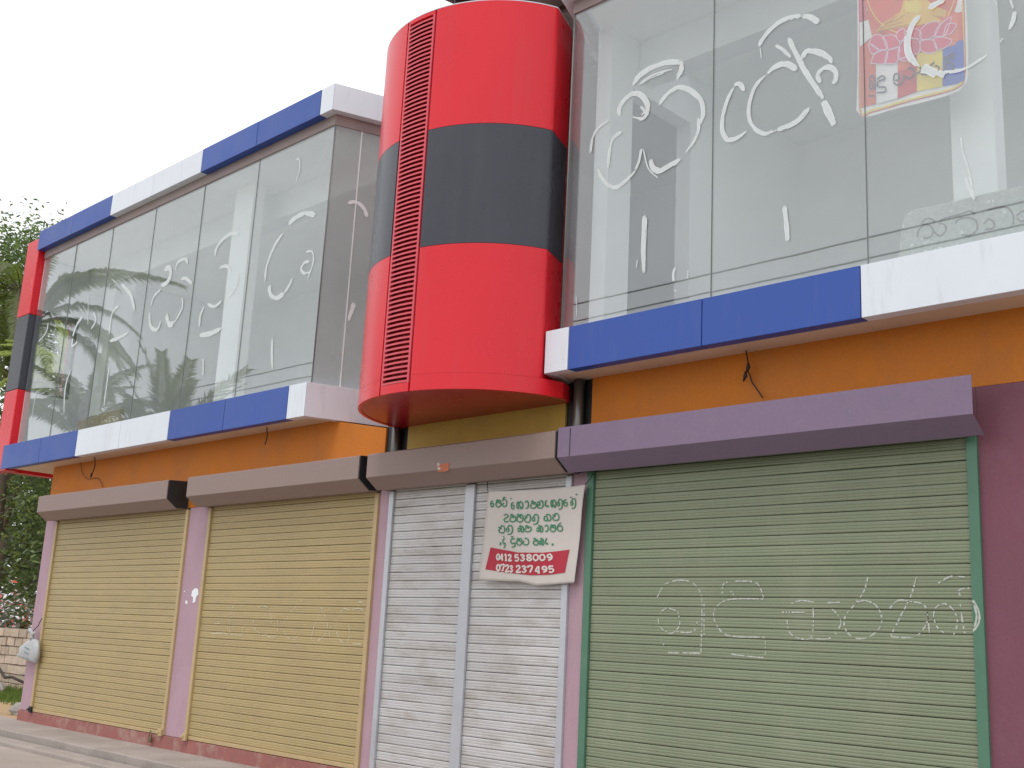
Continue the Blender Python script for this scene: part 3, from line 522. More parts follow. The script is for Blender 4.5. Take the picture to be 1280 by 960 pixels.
part('back_wall', MB().box(-18.73, 3.2, 3.6, 3.8, 3.98, 7.511), PLAST)
part('end_wall', MB().box(3.2, 3.4, -.4, 6, -.1, 7.98), PLAST)
part('back_wall', MB().box(-17.6, 3.2, 6, 6.2, -.1, 7.6), PLAST)
part('drum_back_wall', MB().box(-10.24, -7.15, .9, 1.05, 3.94, 7.511), PLAST)
part('partition', MB().box(-10.4, -10.25, 1.05, 3.6, 4.161, 7.511), PLAST)
pt = MB(); pt.box(-6.78, -6.6, .12, .46, 4.161, 7.511).box(-6.78, -6.6, 1.43, 3.6, 4.161, 7.511).box(-6.78, -6.6, .46, 1.43, 6.97, 7.511)
part('partition', pt, PLAST)
part('beam', MB().box(-6.595, 3.19, .55, .8, 7.12, 7.51), PLAST); part('beam', MB().box(-18.72, -10.6, .55, .8, 7.12, 7.51), PLAST)
for x0, x1 in ((-13.36, -12.90), (-3.27, -2.95), (.4, .75)):
    part('column', MB().box(x0, x1, .10, .27, 4.161, 7.511), COLW)
part('column', MB().box(-18.2, -17.8, .6, .95, 4.161, 7.511), PLAST)

# ---- the drum
CX, AX, BY = -8.03, 1.27, 1.19
def drum_curve(o=0, lx=-6.85):
    pts = []
    ly = -.38; dn = math.hypot(.36, .85)      # truncated along the splayed side of the right bay
    for k in range(0, 193):
        th = R(-14+k)
        x = CX-(AX-o)*math.cos(th); y = -(BY-o)*math.sin(th)
        pts.append((x, y))
    out = []
    for x, y in pts:
        lim = lx+(-.36/.85)*(y-ly)-.008-o
        if y > -.9 and x > lim and x > CX: x = lim
        out.append((x, y))
    return out
OUTC = drum_curve(); INC = drum_curve(.035); INC2 = drum_curve(.10)
def by_x(x):    # index on the front of the curve where x is reached
    return min(range(40, 150), key=lambda i: abs(OUTC[i][0]-x))
iL, iR = by_x(-8.16), by_x(-7.785)
YEND = .88
SKO, SKI = drum_curve(0, -6.69), drum_curve(.035, -6.69)
core = MB().prism([(INC[0][0], YEND)]+INC+[(INC[-1][0]-.2, YEND)], 3.853, 7.50)
core.prism([(SKI[0][0], YEND)]+SKI+[(SKI[-1][0]-.1, YEND)], 3.712, 3.852)
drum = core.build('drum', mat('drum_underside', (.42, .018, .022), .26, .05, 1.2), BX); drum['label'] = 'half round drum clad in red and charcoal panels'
def curved(i0, i1, z0, z1, m_, name='cladding_panel', outer=OUTC, inner=INC):
    idx = list(range(i0, i1+1)); n = len(idx); mb = MB()
    vs = []
    for i in idx: vs += [(*outer[i], z0), (*outer[i], z1), (*inner[i], z0), (*inner[i], z1)]
    fs = []
    for k in range(n-1):
        a, b = 4*k, 4*k+4; mb_f = [[a, b, b+1, a+1], [a+3, b+3, b+2, a+2], [a+1, b+1, b+3, a+3], [a, a+2, b+2, b]]; fs += mb_f
    fs += [[0, 1, 3, 2], [4*n-4, 4*n-2, 4*n-1, 4*n-3]]
    mb.add(vs, [f for q, f in enumerate(fs) if q % 4 or q >= 4*(n-1)], 0)
    mb.add(vs, [f for q, f in enumerate(fs) if q % 4 == 0 and q < 4*(n-1)], 0, True)
    return mb.build(name, m_, drum)
for i0, i1 in ((0, iL-1), (iR+1, len(OUTC)-1)):
    curved(i0, i1, 3.706, 3.8535, RED, 'skirt_panel', SKO, SKI); curved(i0, i1, 3.855, 5.073, RED); curved(i0, i1, 5.077, 6.258, BLACKP); curved(i0, i1, 6.262, 7.54, RED)
curved(0, len(OUTC)-1, 7.543, 7.552, WHITE, 'top_rim')
curved(iL, iR, 3.706, 3.79, RED); curved(iL, iR, 7.50, 7.54, RED)
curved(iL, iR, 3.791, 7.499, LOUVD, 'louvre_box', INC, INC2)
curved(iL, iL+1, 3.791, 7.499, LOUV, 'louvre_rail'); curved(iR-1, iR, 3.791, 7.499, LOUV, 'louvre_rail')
xm = (OUTC[iL][0]+OUTC[iR][0])/2; y0 = OUTC[iL+1][1]; y1 = OUTC[iR-1][1]; x0 = OUTC[iL+1][0]; x1 = OUTC[iR-1][0]
sb = MB(); prof = [(.0, .0), (.034, .024), (.034, .028), (.0, .019)]
n_ = 6
mid = OUTC[(iL+iR)//2]
lm = None
LP = .0463
vs = []; 
for k in range(n_+1):
    i = iL+1+round((iR-iL-2)*k/n_); p = OUTC[i]; 
    for (dy, dz) in prof: vs.append((p[0]-mid[0], p[1]-mid[1]+dy, dz))
fs = []
for k in range(n_):
    for q in range(4): fs.append([4*k+q, 4*k+(q+1) % 4, 4*k+4+(q+1) % 4, 4*k+4+q][::-1])
sb.add(vs, fs)
for k in range(80):
    pos = (mid[0], mid[1], 3.794+k*LP)
    if lm is None:
        o = sb.build('louvre_blade', LOUV, drum, origin=(0, 0, 0)); lm = o.data; ORG[o.name] = Vector(pos); o.location = Vector(pos)-ORG[drum.name]
    else: put('louvre_blade', lm, pos, drum)
# starter bars standing on the drum roof
for x, y, h in ((-8.0, -.75, .75), (-7.75, -.72, .55), (-8.9, -.2, .35)):
    MB().tube([(x, y, 7.4), (x+.01, y, 7.5+h*.5), (x-.01, y+.01, 7.5+h)], .008, 6).build('starter_bar', STEEL, drum)

# ---- lean-to roof seen over the drum
roof = MB()
def rz(y): return 9.0+.1*y
for k in range(38):
    xa = -9.24+k*.1; za = .018*(1 if k % 2 else -1); zb = -za
    roof.add([(xa, -.15, rz(-.15)+za), (xa+.1, -.15, rz(-.15)+zb), (xa+.1, 5.5, rz(5.5)+zb), (xa, 5.5, rz(5.5)+za)], [[0, 1, 2, 3]])
rf = roof.build('roof_sheet', ROOFM, BX); md = rf.modifiers.new('thick', 'SOLIDIFY'); md.thickness = .006
for y in (-.05, .7, 1.45, 2.2, 3.0, 4.0): MB().box(-9.22, -5.5, y, y+.05, rz(y)-.085, rz(y)-.022).build('purlin', BROWN, rf)
for x in (-9.2, -8.1, -7.0, -5.9):
    MB().add([(x+a_, y_, rz(y_)-.09-b_) for y_ in (-.1, 5.4) for b_ in (0, .1) for a_ in (0, .06)], [[0, 1, 3, 2], [4, 6, 7, 5], [0, 4, 5, 1], [2, 3, 7, 6], [0, 2, 6, 4], [1, 5, 7, 3]]).build('rafter', BROWN, rf)
    MB().box(x, x+.06, 5.2, 5.26, 7.55, rz(5.2)-.19).build('roof_post', STEEL, rf); MB().box(x, x+.06, 1.25, 1.31, 7.9, rz(1.2)-.19).build('roof_post', STEEL, rf)

# ================================================================== HANGING THINGS
def xzmap(M_, a, b):
    return (M_[0][0]*a+M_[0][1]*b+M_[0][2]+M_[0][3]*a*b, M_[1][0]*a+M_[1][1]*b+M_[1][2]+M_[1][3]*a*b)
def by(x, z): return -.075+.007*math.sin(x*9+z*3)+.003*math.sin(x*23-z*7)+.004*math.sin(z*9+x*5)
ban = MB()
o2 = smooth(BAN_OUT+[BAN_OUT[0]], 1)
# cloth built as a grid inside its four ragged edges
def edge(pts, t):
    n = len(pts)-1; i = min(int(t*n), n-1); f_ = t*n-i; return (pts[i][0]*(1-f_)+pts[i+1][0]*f_, pts[i][1]*(1-f_)+pts[i+1][1]*f_)
top = BAN_OUT[0:5]; rgt = BAN_OUT[4:9]; bot = BAN_OUT[8:13][::-1]; lft = [BAN_OUT[0]]+BAN_OUT[13:16][::-1]+[BAN_OUT[12]]
NU, NV = 40, 40; vs = []
for j in range(NV+1):
    for i in range(NU+1):
        u, v = i/NU, j/NV; T, B_, Lf, Rg = edge(top, u), edge(bot, u), edge(lft, v), edge(rgt, v)
        p = [(1-v)*T[k]+v*B_[k]+(1-u)*Lf[k]+u*Rg[k]-((1-u)*(1-v)*top[0][k]+u*(1-v)*top[-1][k]+(1-u)*v*bot[0][k]+u*v*bot[-1][k]) for k in (0, 1)]
        vs.append((p[0], by(*p), p[1]))
ban.add(vs, [[j*(NU+1)+i, j*(NU+1)+i+1, (j+1)*(NU+1)+i+1, (j+1)*(NU+1)+i][::-1] for j in range(NV) for i in range(NU)], 0, True)
BAN = thing('banner', 'white cloth banner with green writing and red number strip tied over grey shutter', 'banner', (-7.45, -.08, 2.3))
cb = ban.build('cloth', CLOTH, BAN); sd_ = cb.modifiers.new('thick', 'SOLIDIFY'); sd_.thickness = .002; sd_.offset = -1
rb = MB(); tl, tr, br, bl = BAN_RED[0], BAN_RED[3], BAN_RED[5], BAN_RED[9]; topc = BAN_RED[0:4]; botc = [BAN_RED[9], BAN_RED[8], BAN_RED[7], BAN_RED[6], BAN_RED[5]]
vs = []
for j in range(9):
    for i in range(25):
        u, v = i/24, j/8; T, B_ = edge(topc, u), edge(botc, u); p = (T[0]*(1-v)+B_[0]*v, T[1]*(1-v)+B_[1]*v); vs.append((p[0], by(*p)-.004, p[1]))
rb.add(vs, [[j*25+i, j*25+i+1, (j+1)*25+i+1, (j+1)*25+i][::-1] for j in range(8) for i in range(24)], 0, True)
rb.build('red_strip', BRED, BAN)
GL = {  # hand drawn letter forms, unit box, y up
 'e': [[(.55, .85), (.2, .75), (.1, .35), (.35, .05), (.65, .2), (.55, .5), (.25, .45)]],
 'm': [[(.1, .75), (.25, .95), (.4, .78), (.25, .58), (.1, .75)], [(.08, .6), (.05, .25), (.3, 0), (.65, 0), (.93, .3), (.88, .75), (.6, .92), (.52, .6), (.8, .45)]],
 'g': [[(.1, .1), (.3, .05), (.35, .5), (.22, .88), (.05, .6), (.1, .1)], [(.35, .6), (.6, .93), (.92, .6), (.9, .15), (.65, .02), (.6, .35)]],
 'A': [[(.2, .75), (.55, .95), (.75, .6), (.65, .1), (.3, .05)]],
 'D': [[(.15, .8), (.35, .95), (.5, .72), (.3, .55), (.15, .75)], [(.1, .5), (.1, .12), (.5, 0), (.9, .15), (.95, .55), (.7, .75), (.6, .45)]],
 'n': [[(.1, .55), (.3, .3), (.5, .5), (.32, .8), (.1, .6)], [(.08, .4), (.2, .05), (.7, 0), (.95, .4), (.82, .88), (.5, .88)]],
 'l': [[(.1, .35), (.3, .1), (.5, .3), (.32, .6), (.1, .4)], [(.3, .6), (.5, .93), (.85, .85), (.95, .35), (.75, -.2), (.3, -.28)]],
 'u': [[(.1, .8), (.45, .95), (.85, .7), (.45, .5), (.12, .3), (.4, 0), (.9, .1)]],
 's': [[(.05, .6), (.5, .62)], [(.1, .5), (.1, .1), (.4, 0), (.5, .4), (.55, .05), (.85, .05), (.95, .5), (.7, .9), (.3, .85)]],
 'h': [[(.1, .8), (.3, .55), (.12, .3), (.3, .02), (.8, 0), (.95, .45), (.8, .88), (.45, .9), (.42, .5)]],
 'k': [[(.05, .45), (.3, .6), (.45, .3), (.25, .05), (.08, .3)], [(.3, .8), (.5, .95), (.6, .5), (.62, .05), (.9, .05), (.95, .5), (.7, .9)]],
 'r': [[(.3, .95), (.12, .5), (.3, .05), (.75, .05), (.92, .45), (.7, .75), (.35, .65)], [(.3, .95), (.7, 1.2)]],
 'b': [[(.15, .7), (.3, .93), (.6, .93), (.9, .6), (.8, .1), (.3, 0), (.1, .3), (.45, .4)], [(.3, .9), (.35, 1.2), (.7, 1.2)]],
 'd': [[(.8, .9), (.3, .85), (.12, .45), (.4, .2), (.85, .3), (.7, -.2), (.25, -.3)], [(.2, 1.15), (.6, 1.2)]],
 't': [[(.25, .6), (.05, .35), (.3, .02), (.8, .05), (.95, .5), (.7, .9), (.3, .9)]],
 'a': [[(.1, .8), (.35, .95), (.5, .7), (.2, .5), (.1, .2), (.4, 0), (.85, .05), (.95, .5), (.7, .75), (.6, .4)]],
 'i': [[(.1, 0), (.35, .35), (.5, .1)]], '.': [[(.3, .05), (.5, .0), (.45, .15), (.3, .05)]],
 'x': [[(.3, .95), (.55, .9), (.4, .65)]], 'q': [[(.2, .2), (.3, .8), (.5, .9)], [(.4, .3), (.5, .1), (.7, .3)]]}
def banner_fn(off): return lambda a, b: (lambda q: (q[0], by(*q)-off, q[1]))(xzmap(BAN_MAP, a, b))
tb = MB()
LINES = [('emb', 172, 222, 322, 212, 54), ('egADnqglel', 350, 234, 868, 205, 58), ('uDmhl', 285, 335, 575, 335, 58), ('sh', 605, 335, 735, 325, 50),
         ('hl', 235, 428, 375, 425, 52), ('kD', 405, 428, 525, 425, 48), ('kAmr', 555, 425, 760, 415, 50), ('id', 248, 525, 305, 530, 54), ('dmt', 342, 530, 508, 528, 50), ('akq.', 532, 528, 705, 528, 50)]
for s_, ax, ay, bx, bz, hh in LINES:
    n = len(s_)
    for i, ch in enumerate(s_):
        xa = ax+(bx-ax)*i/n; wd = (bx-ax)/n*.94; ya = ay+(bz-ay)*(i+.5)/n
        for st in GL[ch]:
            ribbon(tb, [(xa+p[0]*wd, ya-3+(1-p[1])*hh*1.12) for p in st], 9, banner_fn(.006), taper=False, seed=i)
for hx, hy in ((345, 205), (820, 195), (862, 172)): ribbon(tb, [(hx, hy), (hx+12, hy+6)], 9, banner_fn(.006), taper=False)
tb.build('green_lettering', BGRN, BAN)['kind'] = 'stuff'
DG = {'0': [[(.5, 1), (.12, .75), (.12, .25), (.5, 0), (.88, .25), (.88, .75), (.5, 1)]], '4': [[(.75, .28), (.05, .28), (.65, 1), (.65, 0)], [(.45, 0), (.88, 0)]],
 '1': [[(.2, .8), (.55, 1), (.55, 0)], [(.25, 0), (.85, 0)]], '2': [[(.12, .75), (.3, 1), (.8, .95), (.8, .6), (.1, .02), (.9, .02), (.9, .2)]],
 '5': [[(.85, .98), (.2, .98), (.18, .55), (.6, .62), (.9, .35), (.6, 0), (.1, .1)]], '3': [[(.1, .85), (.5, 1), (.85, .78), (.45, .55), (.88, .28), (.5, 0), (.08, .15)]],
 '8': [[(.5, .52), (.15, .78), (.5, 1), (.85, .78), (.5, .52), (.1, .25), (.5, 0), (.9, .25), (.5, .52)]], '9': [[(.85, .6), (.5, .42), (.15, .7), (.5, 1), (.88, .75), (.8, .25), (.3, 0)]],
 '7': [[(.1, .75), (.1, .98), (.9, .98), (.4, 0)]], ' ': []}
nb = MB()
for s_, ax, ay, bx, bz, hh in (('0412', 225, 652, 355, 662, 46), ('538009', 378, 662, 690, 656, 48), ('0723', 228, 735, 368, 748, 50), ('237', 390, 748, 540, 752, 50), ('495', 552, 755, 700, 750, 48)):
    n = len(s_)
    for i, ch in enumerate(s_):
        xa = ax+(bx-ax)*i/n; wd = (bx-ax)/n*.84; ya = ay+(bz-ay)*(i+.5)/n
        for st in DG[ch]: ribbon(nb, [(xa+p[0]*wd, ya+(1-p[1])*hh) for p in st], 13, banner_fn(.009), taper=False, seed=i)
nb.build('white_numbers', BWHT, BAN)['kind'] = 'stuff'
for p in (BAN_OUT[0], BAN_OUT[4]):
    MB().tube([(p[0], by(*p), p[1]), (p[0]+(.03 if p[0] > -7.5 else -.03), -.05, p[1]+.05), (p[0]+(.05 if p[0] > -7.5 else -.05), -.03, p[1]+.11)], .004, 5).build('tie_string', CORD, BAN)

# poster on cloth behind the glass
PS = thing('poster', 'colourful cloth poster with pink lotus and flag stripes hanging behind right glass', 'poster', (-3.4, -.2, 6))
PK = 1.25
PC = {'or': (.62, .15, .05), 'yl': (.72, .55, .10), 'wh': (.72, .70, .68), 'rd': (.52, .04, .06), 'bl': (.08, .16, .42), 'pk': (.62, .10, .24), 'pl': (.78, .55, .66), 'gd': (.70, .42, .05), 'gd2': (.50, .22, .03), 'ink': (.06, .04, .06), 'lt': (.68, .25, .10), 'ch': (.72, .56, .34)}
PM = {k: mat('poster_'+k, tuple(min(.92, (q*PK if q > .4*max(v) else q*.6)) for q in v), .75, .05, 12) for k, v in PC.items()}
def pfn(off): return lambda a, b: (lambda q: (q[0], -.2-off+.008*math.sin(q[0]*9+q[1]*3), q[1]))(xzmap(POS_MAP, a, b))
def ppoly(pts, m_, off, name):
    mb = MB(); n = len(pts); c0 = (sum(p[0] for p in pts)/n, sum(p[1] for p in pts)/n)
    f_ = pfn(off); mb.add([f_(*c0)]+[f_(*p) for p in pts], [[0, i+1, (i+1) % n+1] for i in range(n)]); return mb.build(name, m_, PS)
# cloth body
body = []
TOPY = -620
outl = [(188, 880), (235, 935), (330, 920), (450, 885), (600, 850), (760, 812), (900, 768), (1010, 720), (1065, 655), (1080, 600), (1082, 300), (1070, 0), (1065, -300), (1060, TOPY), (200, TOPY+40), (202, 0), (200, 300), (198, 600)]
def grow(pts, k):
    cx_ = sum(p[0] for p in pts)/len(pts); cy_ = sum(p[1] for p in pts)/len(pts); return [(cx_+(p[0]-cx_)*k, cy_+(p[1]-cy_)*k) for p in pts]
mb = MB(); f_ = pfn(0); g2 = pfn(-.004); n = len(outl)
mb.add([f_(630, 150)]+[f_(*p) for p in outl]+[g2(630, 150)]+[g2(*p) for p in outl], [[0, i+1, (i+1) % n+1] for i in range(n)]+[[n+1, n+2+(i+1) % n, n+2+i] for i in range(n)]+[[i+1, n+2+i, n+2+(i+1) % n, (i+1) % n+1] for i in range(n)])
mb.build('cloth', PM['wh'], PS)
for k, wdt in (('yl', 14), ('rd', 7)):
    mb = MB(); o_ = 40 if k == 'yl' else 24
    inn_ = [(205+o_*.5, TOPY+60), (212+o_*.3, 300), (212+o_*.3, 905-o_), (330, 915-o_), (600, 848-o_), (900, 764-o_), (1010, 716-o_), (1062-o_*.3, 640-o_), (1068-o_*.3, 300), (1052-o_*.3, TOPY+40)]
    ribbon(mb, inn_, wdt, pfn(.002+.001*(k == 'rd')), taper=False); mb.build('border', PM[k], PS)
ppoly([(222, TOPY+90), (1045, TOPY+90), (1045, 120), (1050, 330), (890, 400), (700, 480), (360, 500), (225, 400)], PM['lt'], .004, 'ground_print')
ppoly([(222, -150), (275, -160), (280, 165), (222, 182)], PM['pk'], .005, 'stripe')
ppoly([(222, 185), (300, 165), (330, 300), (222, 380)], PM['wh'], .005, 'stripe')
ppoly([(930, -60), (1045, -60), (1045, 100), (960, 130)], PM['wh'], .005, 'stripe')
import math as _m
ppoly([(640+380*_m.cos(a*.2618), -70+400*_m.sin(a*.2618)) for a in range(24)], PM['or'], .006, 'halo')
for rr_, mm_ in ((352, 'ch'),):
    mb = MB(); ribbon(mb, [(640+rr_*_m.cos(a*.15+1.5), -70+rr_*_m.sin(a*.15+1.5)) for a in range(43)], 9, pfn(.0075), taper=False); mb.build('halo_ring', PM['yl'], PS)
# robed seated figure, generic
ppoly([(360, 265), (430, 190), (560, 120), (600, -60), (560, -180), (640, -260), (740, -260), (800, -170), (770, -40), (860, 60), (930, 90), (900, 170), (700, 205), (500, 240)], PM['gd'], .008, 'robe')
ppoly([(690+70*_m.cos(a*.5236), -340+88*_m.sin(a*.5236)) for a in range(12)], PM['ch'], .0085, 'face')
ppoly([(620, -390), (650, -450), (690, -475), (730, -450), (760, -390), (720, -412), (660, -412)], PM['ink'], .009, 'hair')
for j, p in enumerate([[(380, 255), (470, 240), (600, 210), (660, 205)], [(400, 232), (480, 215), (590, 180)], [(440, 195), (520, 175), (600, 120)], [(760, 90), (830, 130), (900, 140)], [(780, 60), (800, 120), (815, 180)], [(610, -60), (640, 40), (620, 120)], [(660, -160), (700, -40), (680, 70)]]):
    mb = MB(); ribbon(mb, p, 10, pfn(.0095), seed=j); mb.build('robe_fold', PM['gd2'], PS)
ppoly([(600, 20), (700, 0), (740, 60), (690, 110), (600, 95)], PM['yl'], .0097, 'folded_hands')
# lower stripes
ppoly([(222, 385), (300, 350), (360, 520), (358, 828), (225, 862)], PM['or'], .005, 'stripe')
ppoly([(362, 500), (545, 470), (540, 790), (362, 830)], PM['wh'], .005, 'stripe')
ppoly([(545, 480), (690, 430), (695, 735), (542, 792)], PM['rd'], .005, 'stripe')
ppoly([(548, 490), (640, 470), (640, 550), (548, 580)], PM['lt'], .0055, 'stripe')
ppoly([(695, 430), (890, 400), (890, 690), (698, 734)], PM['yl'], .005, 'stripe')
ppoly([(890, 400), (960, 340), (1050, 320), (1055, 640), (1000, 665), (892, 690)], PM['bl'], .005, 'stripe')
ppoly([(960, 120), (1040, 90), (1048, 318), (965, 335)], PM['or'], .005, 'stripe')
pet = [[(310, 350), (340, 300), (400, 290), (450, 340), (460, 400), (400, 410), (350, 390)], [(420, 305), (500, 290), (550, 330), (560, 385), (470, 405), (440, 350)], [(320, 515), (360, 440), (460, 415), (440, 515)], [(440, 515), (470, 420), (560, 390), (545, 500), (500, 520)], [(300, 360), (340, 370), (390, 410), (330, 440)],
       [(560, 380), (600, 330), (700, 320), (720, 400), (690, 440), (600, 475), (550, 470)], [(620, 300), (660, 240), (720, 250), (720, 315)], [(720, 250), (780, 190), (870, 185), (830, 290), (730, 320)], [(830, 295), (860, 220), (960, 140), (930, 250), (900, 290)], [(725, 330), (820, 325), (850, 405), (780, 430), (725, 400)], [(825, 310), (900, 300), (965, 330), (920, 380), (850, 395)], [(900, 290), (930, 200), (1000, 200), (960, 270)], [(530, 290), (560, 250), (600, 240), (600, 310), (560, 340)], [(550, 480), (600, 470), (660, 440), (610, 500)]]
for j, p in enumerate(pet):
    ppoly(p, PM['pk'], .0105+.0001*j, 'lotus_petal'); mb = MB(); ribbon(mb, p+[p[0]], 7, pfn(.0122), taper=False, seed=j); mb.build('petal_outline', PM['pl'], PS)
mb = MB()
for p in [[(300, 640), (330, 610), (355, 650), (352, 720)], [(305, 690), (320, 650), (335, 690), (320, 720), (305, 690)], [(300, 770), (350, 770)], [(375, 640), (420, 615), (440, 640), (385, 660), (380, 700), (440, 705), (440, 740), (370, 745)],
          [(515, 660), (520, 610), (550, 600), (560, 640), (530, 655)], [(515, 665), (540, 690), (580, 670), (600, 610)], [(610, 620), (640, 640), (680, 600), (660, 555), (625, 560)], [(700, 600), (730, 570), (720, 540)], [(730, 600), (790, 600), (780, 560), (830, 500)],
          [(840, 600), (865, 590), (865, 540), (835, 530)], [(890, 580), (940, 580), (975, 545), (960, 510), (920, 510), (915, 550), (945, 545)], [(900, 470), (975, 430), (970, 460)], [(910, 490), (980, 460)]]:
    ribbon(mb, p, 12, pfn(.0135), taper=False)
mb.build('black_lettering', PM['ink'], PS)
MB().tube([(-3.8, -.2, 7.0), (-3.8, -.2, 7.25), (-3.8, -.2, 7.5)], .004, 5).build('hanging_cord', CORD, PS)
MB().tube([(-3.05, -.2, 7.0), (-3.05, -.2, 7.25), (-3.05, -.2, 7.5)], .004, 5).build('hanging_cord', CORD, PS)

# grey plaque leaning behind the glass, and the rough stone in the left bay
PQ = thing('plaque', 'grey cement name plaque with incised letters behind right glass', 'plaque', (-3.0, -.19, 4.3))
pp = [(x, z) for x, z in PLAQ[:-2]]+[(-2.2, PLAQ[6][1]-.02), (-1.9, 4.62), (-1.85, 4.2), (PLAQ[0][0], 4.2)]
n = len(pp); MB().add([(x, -.21, z) for x, z in pp]+[(x, -.15, z) for x, z in pp], [list(range(n))[::-1], list(range(n, 2*n))]+[[i, (i+1) % n, n+(i+1) % n, n+i] for i in range(n)]).build('slab', PLAQM, PQ, bevel=.01)
mb = MB()
for j, p in enumerate(PLAQ_T): ribbon(mb, p, .014, lambda a, b: (a, -.2125, b), taper=False, seed=j)
mb.build('incised_letters', PLAQT, PQ)
pp = [(-16.72, 4.2), (-16.76, 4.50), (-16.4, 4.55), (-15.9, 4.56), (-15.42, 4.56), (-15.38, 4.2)]
n = len(pp); tag(MB().add([(x, -.2, z) for x, z in pp]+[(x, -.12, z) for x, z in pp], [list(range(n))[::-1], list(range(n, 2*n))]+[[i, (i+1) % n, n+(i+1) % n, n+i] for i in range(n)]).build('stone_slab', SLABM, bevel=.012),
    'rough brown stone slab leaning inside the left glass above white fascia', 'slab')

# carrier bag on a nail
bag = thing('carrier_bag', 'white plastic carrier bag hanging on the far left pillar', 'bag', (-17.9, -.1, 1.3))
n = len(BAG); cx_ = sum(p[0] for p in BAG)/n; cz_ = sum(p[1] for p in BAG)/n
mb = MB(); rings = [(1, -.09), (.93, -.12), (.7, -.13)]; vs = []
for k_, y_ in [(.7, -.045), (.97, -.06)]+rings: vs += [(cx_+(x-cx_)*k_, y_+.006*math.sin(i*2.1), cz_+(z-cz_)*k_) for i, (x, z) in enumerate(BAG)]
fs = []
for r_ in range(4): fs += [[r_*n+i, r_*n+(i+1) % n, (r_+1)*n+(i+1) % n, (r_+1)*n+i] for i in range(n)]
fs += [list(range(n))[::-1], list(range(4*n, 5*n))]
mb.add(vs, fs, 0, True); mb.build('bag_body', BAGM, bag)
tx, tz = BAG[0]; mb = MB(); mb.tube([(tx, -.1, tz-.02), (tx, -.1, tz+.03), (tx-.04, -.1, tz+.08), (tx-.09, -.11, tz+.11)], [.05, .018, .03, .045], 7); mb.tube([(tx, -.1, tz+.02), (tx+.03, -.1, tz+.06), (tx+.05, -.1, tz+.08)], [.018, .03, .02], 6); mb.build('knotted_handles', BAGM, bag)
mb = MB()
for q in range(3): ribbon(mb, [(cx_-.09, cz_+.05-.07*q), (cx_, cz_+.03-.07*q), (cx_+.1, cz_+.01-.07*q)], .022, lambda a, b: (a, -.134, b), seed=q)
mb.build('print', BAGI, bag)
MB().tube([(x, -.1+.02*i, z) for i, (x, z) in enumerate(BAGCORD)], .007, 5).build('cord', CORD, bag)

sk = MB().add([(x, -.3235, z) for x, z in STICK], [list(range(len(STICK)))[::-1]], 0)
sx, sz = STICK[0]; sk.add([(sx, -.3245, sz), (sx+.035, -.3245, sz), (sx+.03, -.3245, sz+.03), (sx+.005, -.3245, sz+.03)], [[0, 1, 2, 3]], 1)
sk.add([(sx+.01, -.3245, sz-.035), (sx+.05, -.3245, sz-.04), (sx+.05, -.3245, sz-.015), (sx+.01, -.3245, sz-.012)], [[0, 1, 2, 3]], 1)
tag(sk.build('sticker', [STK, STKW]), 'torn orange and white sticker on the taupe hood over grey shutter', 'sticker')
def wire(pts, y, r, label, extra=None, y2=None):
    mb = MB(); n = len(pts); sp_ = smooth(pts, 3); k = len(sp_)
    mb.tube([(x, (y+(y2-y)*i/(k-1)) if y2 is not None else y, z) for i, (x, z) in enumerate(sp_)], r, 5)
    if extra:
        for e in extra: mb.tube([(e[0]+.0, y, e[1]+.02), (e[0]+.01, y-.015, e[1]-.02), (e[0]-.02, y, e[1]-.06)], [.008, .018, .006], 6)
    return tag(mb.build('hanging_wire', CORD), label, 'wire', 'loose wires hanging under the soffits')
wire([(CABLE1[0][0]-.15, 3.93)]+CABLE1, -.06, .006, 'long knotted wire on orange wall above the lilac hood', [CABLE1[4], KNOT1[1]], -.03)
wire([(CABLE2[0][0], 3.92)]+CABLE2, -.15, .008, 'short knotted wire on orange wall near the left end', [CABLE2[3]])
wire([(CABLE3[0][0], 3.92)]+CABLE3, -.02, .004, 'thin looping wire on orange wall near the left end')
wire([(CABLE4[0][0], 3.92)]+CABLE4, -.2, .007, 'short straight wire hanging from soffit above second taupe hood')
# padlock
pk = thing('padlock', 'small padlock at foot of the far left yellow shutter', 'padlock', (-13.68, -.06, .2))
MB().box(-13.73, -13.66, -.075, -.05, .10, .17).build('lock_body', BRASS, pk, bevel=.005)
MB().tube([(-13.72+.025*(1-math.cos(a*.52)), -.062, .17+.075*math.sin(a*.52)) for a in range(7)], .006, 6).build('shackle', BRASS, pk)

# ================================================================== BOUNDARY WALL, YARD
BW = thing('boundary_wall', 'low cream block wall behind the left end of the shops', 'wall', (-27, 3.1, 0))
MB().box(-33, -22, 3.03, 3.22, 0, 1.34).build('core', MORT, BW)
bm_ = None; rnd = random.Random(4)
for r_ in range(7):
    for c_ in range(28):
        pos = (-32.8+c_*.40+(.2 if r_ % 2 else 0)+rnd.uniform(-.012, .012), 3.02+rnd.uniform(-.02, .02), .1+r_*.192+rnd.uniform(-.006, .006))
        if pos[0] > -22.1: continue
        if bm_ is None:
            o = MB().box(-.187, .187, -.04, .1, -.084, .084).build('block', BRICKM, BW, origin=(0, 0, 0)); bm_ = o.data; ORG[o.name] = Vector(pos); o.location = Vector(pos)-ORG[BW.name]
        else: o = put('block', bm_, pos, BW)
        o.rotation_euler = (0, rnd.uniform(-.02, .02), rnd.uniform(-.02, .02))
